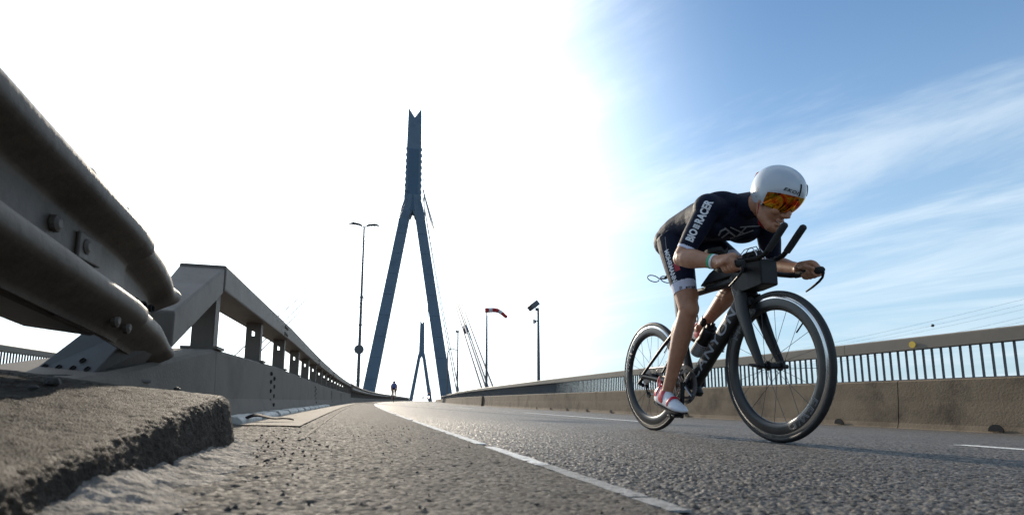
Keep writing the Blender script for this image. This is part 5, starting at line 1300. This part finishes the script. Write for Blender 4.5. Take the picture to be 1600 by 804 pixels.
# ------------------------------------------------------------------ a second cyclist ahead, seen from behind, and the motorcycle coming over the crest
def far_rider(s, lat, label):
    c = path(s, lat); bk = empty('bicycle', c, -heading(s), 'distant bicycle under the second cyclist, seen from behind', 'bicycle')
    for y in (0.5, -0.5):
        MB().lathe([(-0.012, 0.33), (0.012, 0.33), (0.012, 0.27), (-0.012, 0.27)], (0, y, 0.34), (1, 0, 0), 24, closed=True).build('wheel', 'rubber', bk)
    m_ = MB(); m_.tube([(0, -0.5, 0.34), (0, -0.1, 0.28), (0, 0.4, 0.72), (0, -0.16, 0.80), (0, -0.1, 0.28)], 0.025, 8); m_.tube([(0, 0.5, 0.34), (0, 0.38, 0.8)], 0.02, 8); m_.tube([(-0.2, 0.45, 0.82), (0.2, 0.45, 0.82)], 0.014, 8)
    m_.build('frame', 'frame', bk); MB().ell((0, -0.17, 0.97), (0.07, 0.13, 0.03)).build('saddle', 'blackplastic', bk)
    MB().tube([(0, -0.15, 0.80), (0, -0.17, 0.95)], 0.014, 8).build('seat_post', 'blackplastic', bk)
    p = empty('person', c, -heading(s), label, 'person')
    b_ = MB()
    for sg in (-1, 1):
        b_.tube([(sg * 0.09, -0.12, 1.02), (sg * 0.11, 0.18 if sg > 0 else 0.02, 0.72 if sg > 0 else 0.58), (sg * 0.11, -0.06, 0.36 if sg > 0 else 0.17), (sg * 0.11, 0.08, 0.32 if sg > 0 else 0.13)], [0.085, 0.058, 0.036, 0.03], 10)
        b_.tube([(sg * 0.17, 0.22, 1.30), (sg * 0.20, 0.30, 1.06), (sg * 0.18, 0.48, 0.86)], [0.055, 0.042, 0.03], 10)
    raw_ = b_.mesh('tmp')
    b_.tube([(0, -0.18, 1.02), (0, -0.05, 1.16), (0, 0.15, 1.32), (0, 0.26, 1.36)], [(0.14, 0.10), (0.15, 0.11), (0.18, 0.12), (0.10, 0.08)], 14)
    b_.tube([(0, 0.24, 1.36), (0, 0.36, 1.42)], 0.055, 10); b_.ell((0, 0.38, 1.45), (0.075, 0.09, 0.10))
    t_ = bpy.data.objects.new('tmp', b_.mesh('tmp')); col.objects.link(t_); q_ = t_.modifiers.new('r', 'REMESH'); q_.mode = 'VOXEL'; q_.voxel_size = 0.02
    bpy.context.view_layer.update(); me_ = bpy.data.meshes.new_from_object(t_.evaluated_get(bpy.context.evaluated_depsgraph_get())); bpy.data.objects.remove(t_)
    me_.materials.clear(); me_.materials.append(M['skin']); shade(me_, 180); link(bpy.data.objects.new('body', me_), p)
    MB().tube([(0, -0.20, 1.00), (0, -0.05, 1.16), (0, 0.15, 1.32), (0, 0.25, 1.35)], [(0.15, 0.11), (0.16, 0.12), (0.19, 0.13), (0.11, 0.09)], 14).build('jersey', 'navyblue', p, smooth=True)
    MB().ell((0, 0.36, 1.49), (0.10, 0.15, 0.10)).build('helmet', 'navyblue', p, smooth=True)
M['navyblue'] = mat('violet_blue_jersey', (0.05, 0.055, 0.16), 0.6)
far_rider(40, 1.15, 'small distant cyclist in a blue jersey riding away toward the crest')
# motorcycle with a lit headlight
s = 108; c = path(s, 4.3)
mo = empty('motorcycle', c, -heading(s), 'distant motorcycle with lit headlight coming over the crest by the right parapet', 'motorcycle')
for y in (-0.75, 0.75): MB().lathe([(-0.07, 0.31), (0.07, 0.31), (0.07, 0.17), (-0.07, 0.17)], (0, y, 0.31), (1, 0, 0), 24, closed=True).build('wheel', 'rubber', mo)
MB().tube([(0, 0.8, 0.75), (0, 0.2, 0.80), (0, -0.3, 0.85), (0, -0.6, 0.95)], [(0.12, 0.1), (0.2, 0.22), (0.24, 0.26), (0.18, 0.18)], 12).build('fairing', 'redprint', mo, smooth=True)
MB().tube([(0, 0.3, 0.4), (0, -0.3, 0.4)], [(0.2, 0.2)] * 2, 10).build('engine', 'blackplastic', mo)
for x in (-0.12, 0.12): MB().tube([(x, -0.75, 0.31), (x, -0.5, 0.95)], 0.035, 8).build('fork_leg', 'alu', mo)
MB().tube([(-0.4, -0.45, 1.05), (0.4, -0.45, 1.05)], 0.02, 8).build('handlebar', 'blackplastic', mo)
MB().lathe([(0, 0), (0, 0.14), (0.05, 0.10), (0.05, 0)], (0, -0.80, 0.95), (0, 1, 0), 20).build('headlight', 'headlight', mo)
MB().tube([(0, -0.55, 1.05), (0, -0.45, 1.35)], [(0.2, 0.02), (0.14, 0.01)], 8).build('windscreen', 'alu', mo)
p = empty('person', c, -heading(s), 'distant motorcyclist in dark clothing sitting on the motorcycle by the right parapet', 'person')
b_ = MB(); b_.tube([(0, 0.25, 0.85), (0, 0.2, 1.15), (0, 0.1, 1.42)], [(0.17, 0.13), (0.18, 0.12), (0.21, 0.12)], 12)
for sg in (-1, 1):
    b_.tube([(sg * 0.2, 0.1, 1.42), (sg * 0.33, -0.1, 1.2), (sg * 0.36, -0.42, 1.07)], [0.07, 0.055, 0.04], 10); b_.tube([(sg * 0.1, 0.25, 0.88), (sg * 0.28, -0.15, 0.8), (sg * 0.26, 0.1, 0.38)], [0.1, 0.075, 0.05], 10)
b_.tube([(0, 0.1, 1.4), (0, 0.08, 1.6)], 0.07, 10)
t_ = bpy.data.objects.new('tmp', b_.mesh('tmp')); col.objects.link(t_); q_ = t_.modifiers.new('r', 'REMESH'); q_.mode = 'VOXEL'; q_.voxel_size = 0.025
bpy.context.view_layer.update(); me_ = bpy.data.meshes.new_from_object(t_.evaluated_get(bpy.context.evaluated_depsgraph_get())); bpy.data.objects.remove(t_)
me_.materials.clear(); me_.materials.append(M['blackplastic']); shade(me_, 180); link(bpy.data.objects.new('body', me_), p)
MB().ell((0, 0.06, 1.66), (0.13, 0.15, 0.15)).build('helmet', 'redprint', p, smooth=True)
# a tiny third rider beyond
s = 150; c = path(s, 2.9); p = empty('person', c, -heading(s), 'tiny far cyclist on the crest left of the motorcycle', 'person')
b_ = MB(); b_.tube([(0, -0.2, 0.95), (0, 0.2, 1.35)], [(0.15, 0.12), (0.2, 0.13)], 10); b_.ell((0, 0.3, 1.5), (0.1, 0.13, 0.12))
for sg in (-1, 1): b_.tube([(sg * 0.1, -0.15, 0.95), (sg * 0.12, 0.1, 0.6), (sg * 0.1, -0.05, 0.2)], [0.08, 0.06, 0.04], 8)
b_.build('body', 'navyblue', p, smooth=True)
bk = empty('bicycle', c, -heading(s), 'tiny bicycle under the far cyclist on the crest', 'bicycle')
for y in (0.5, -0.5): MB().lathe([(-0.015, 0.33), (0.015, 0.33), (0.015, 0.28), (-0.015, 0.28)], (0, y, 0.33), (1, 0, 0), 20, closed=True).build('wheel', 'rubber', bk)
MB().tube([(0, -0.5, 0.34), (0, -0.1, 0.28), (0, 0.4, 0.75), (0, -0.16, 0.85), (0, -0.1, 0.28)], 0.03, 8).build('frame', 'frame', bk)
bpy.context.view_layer.update()
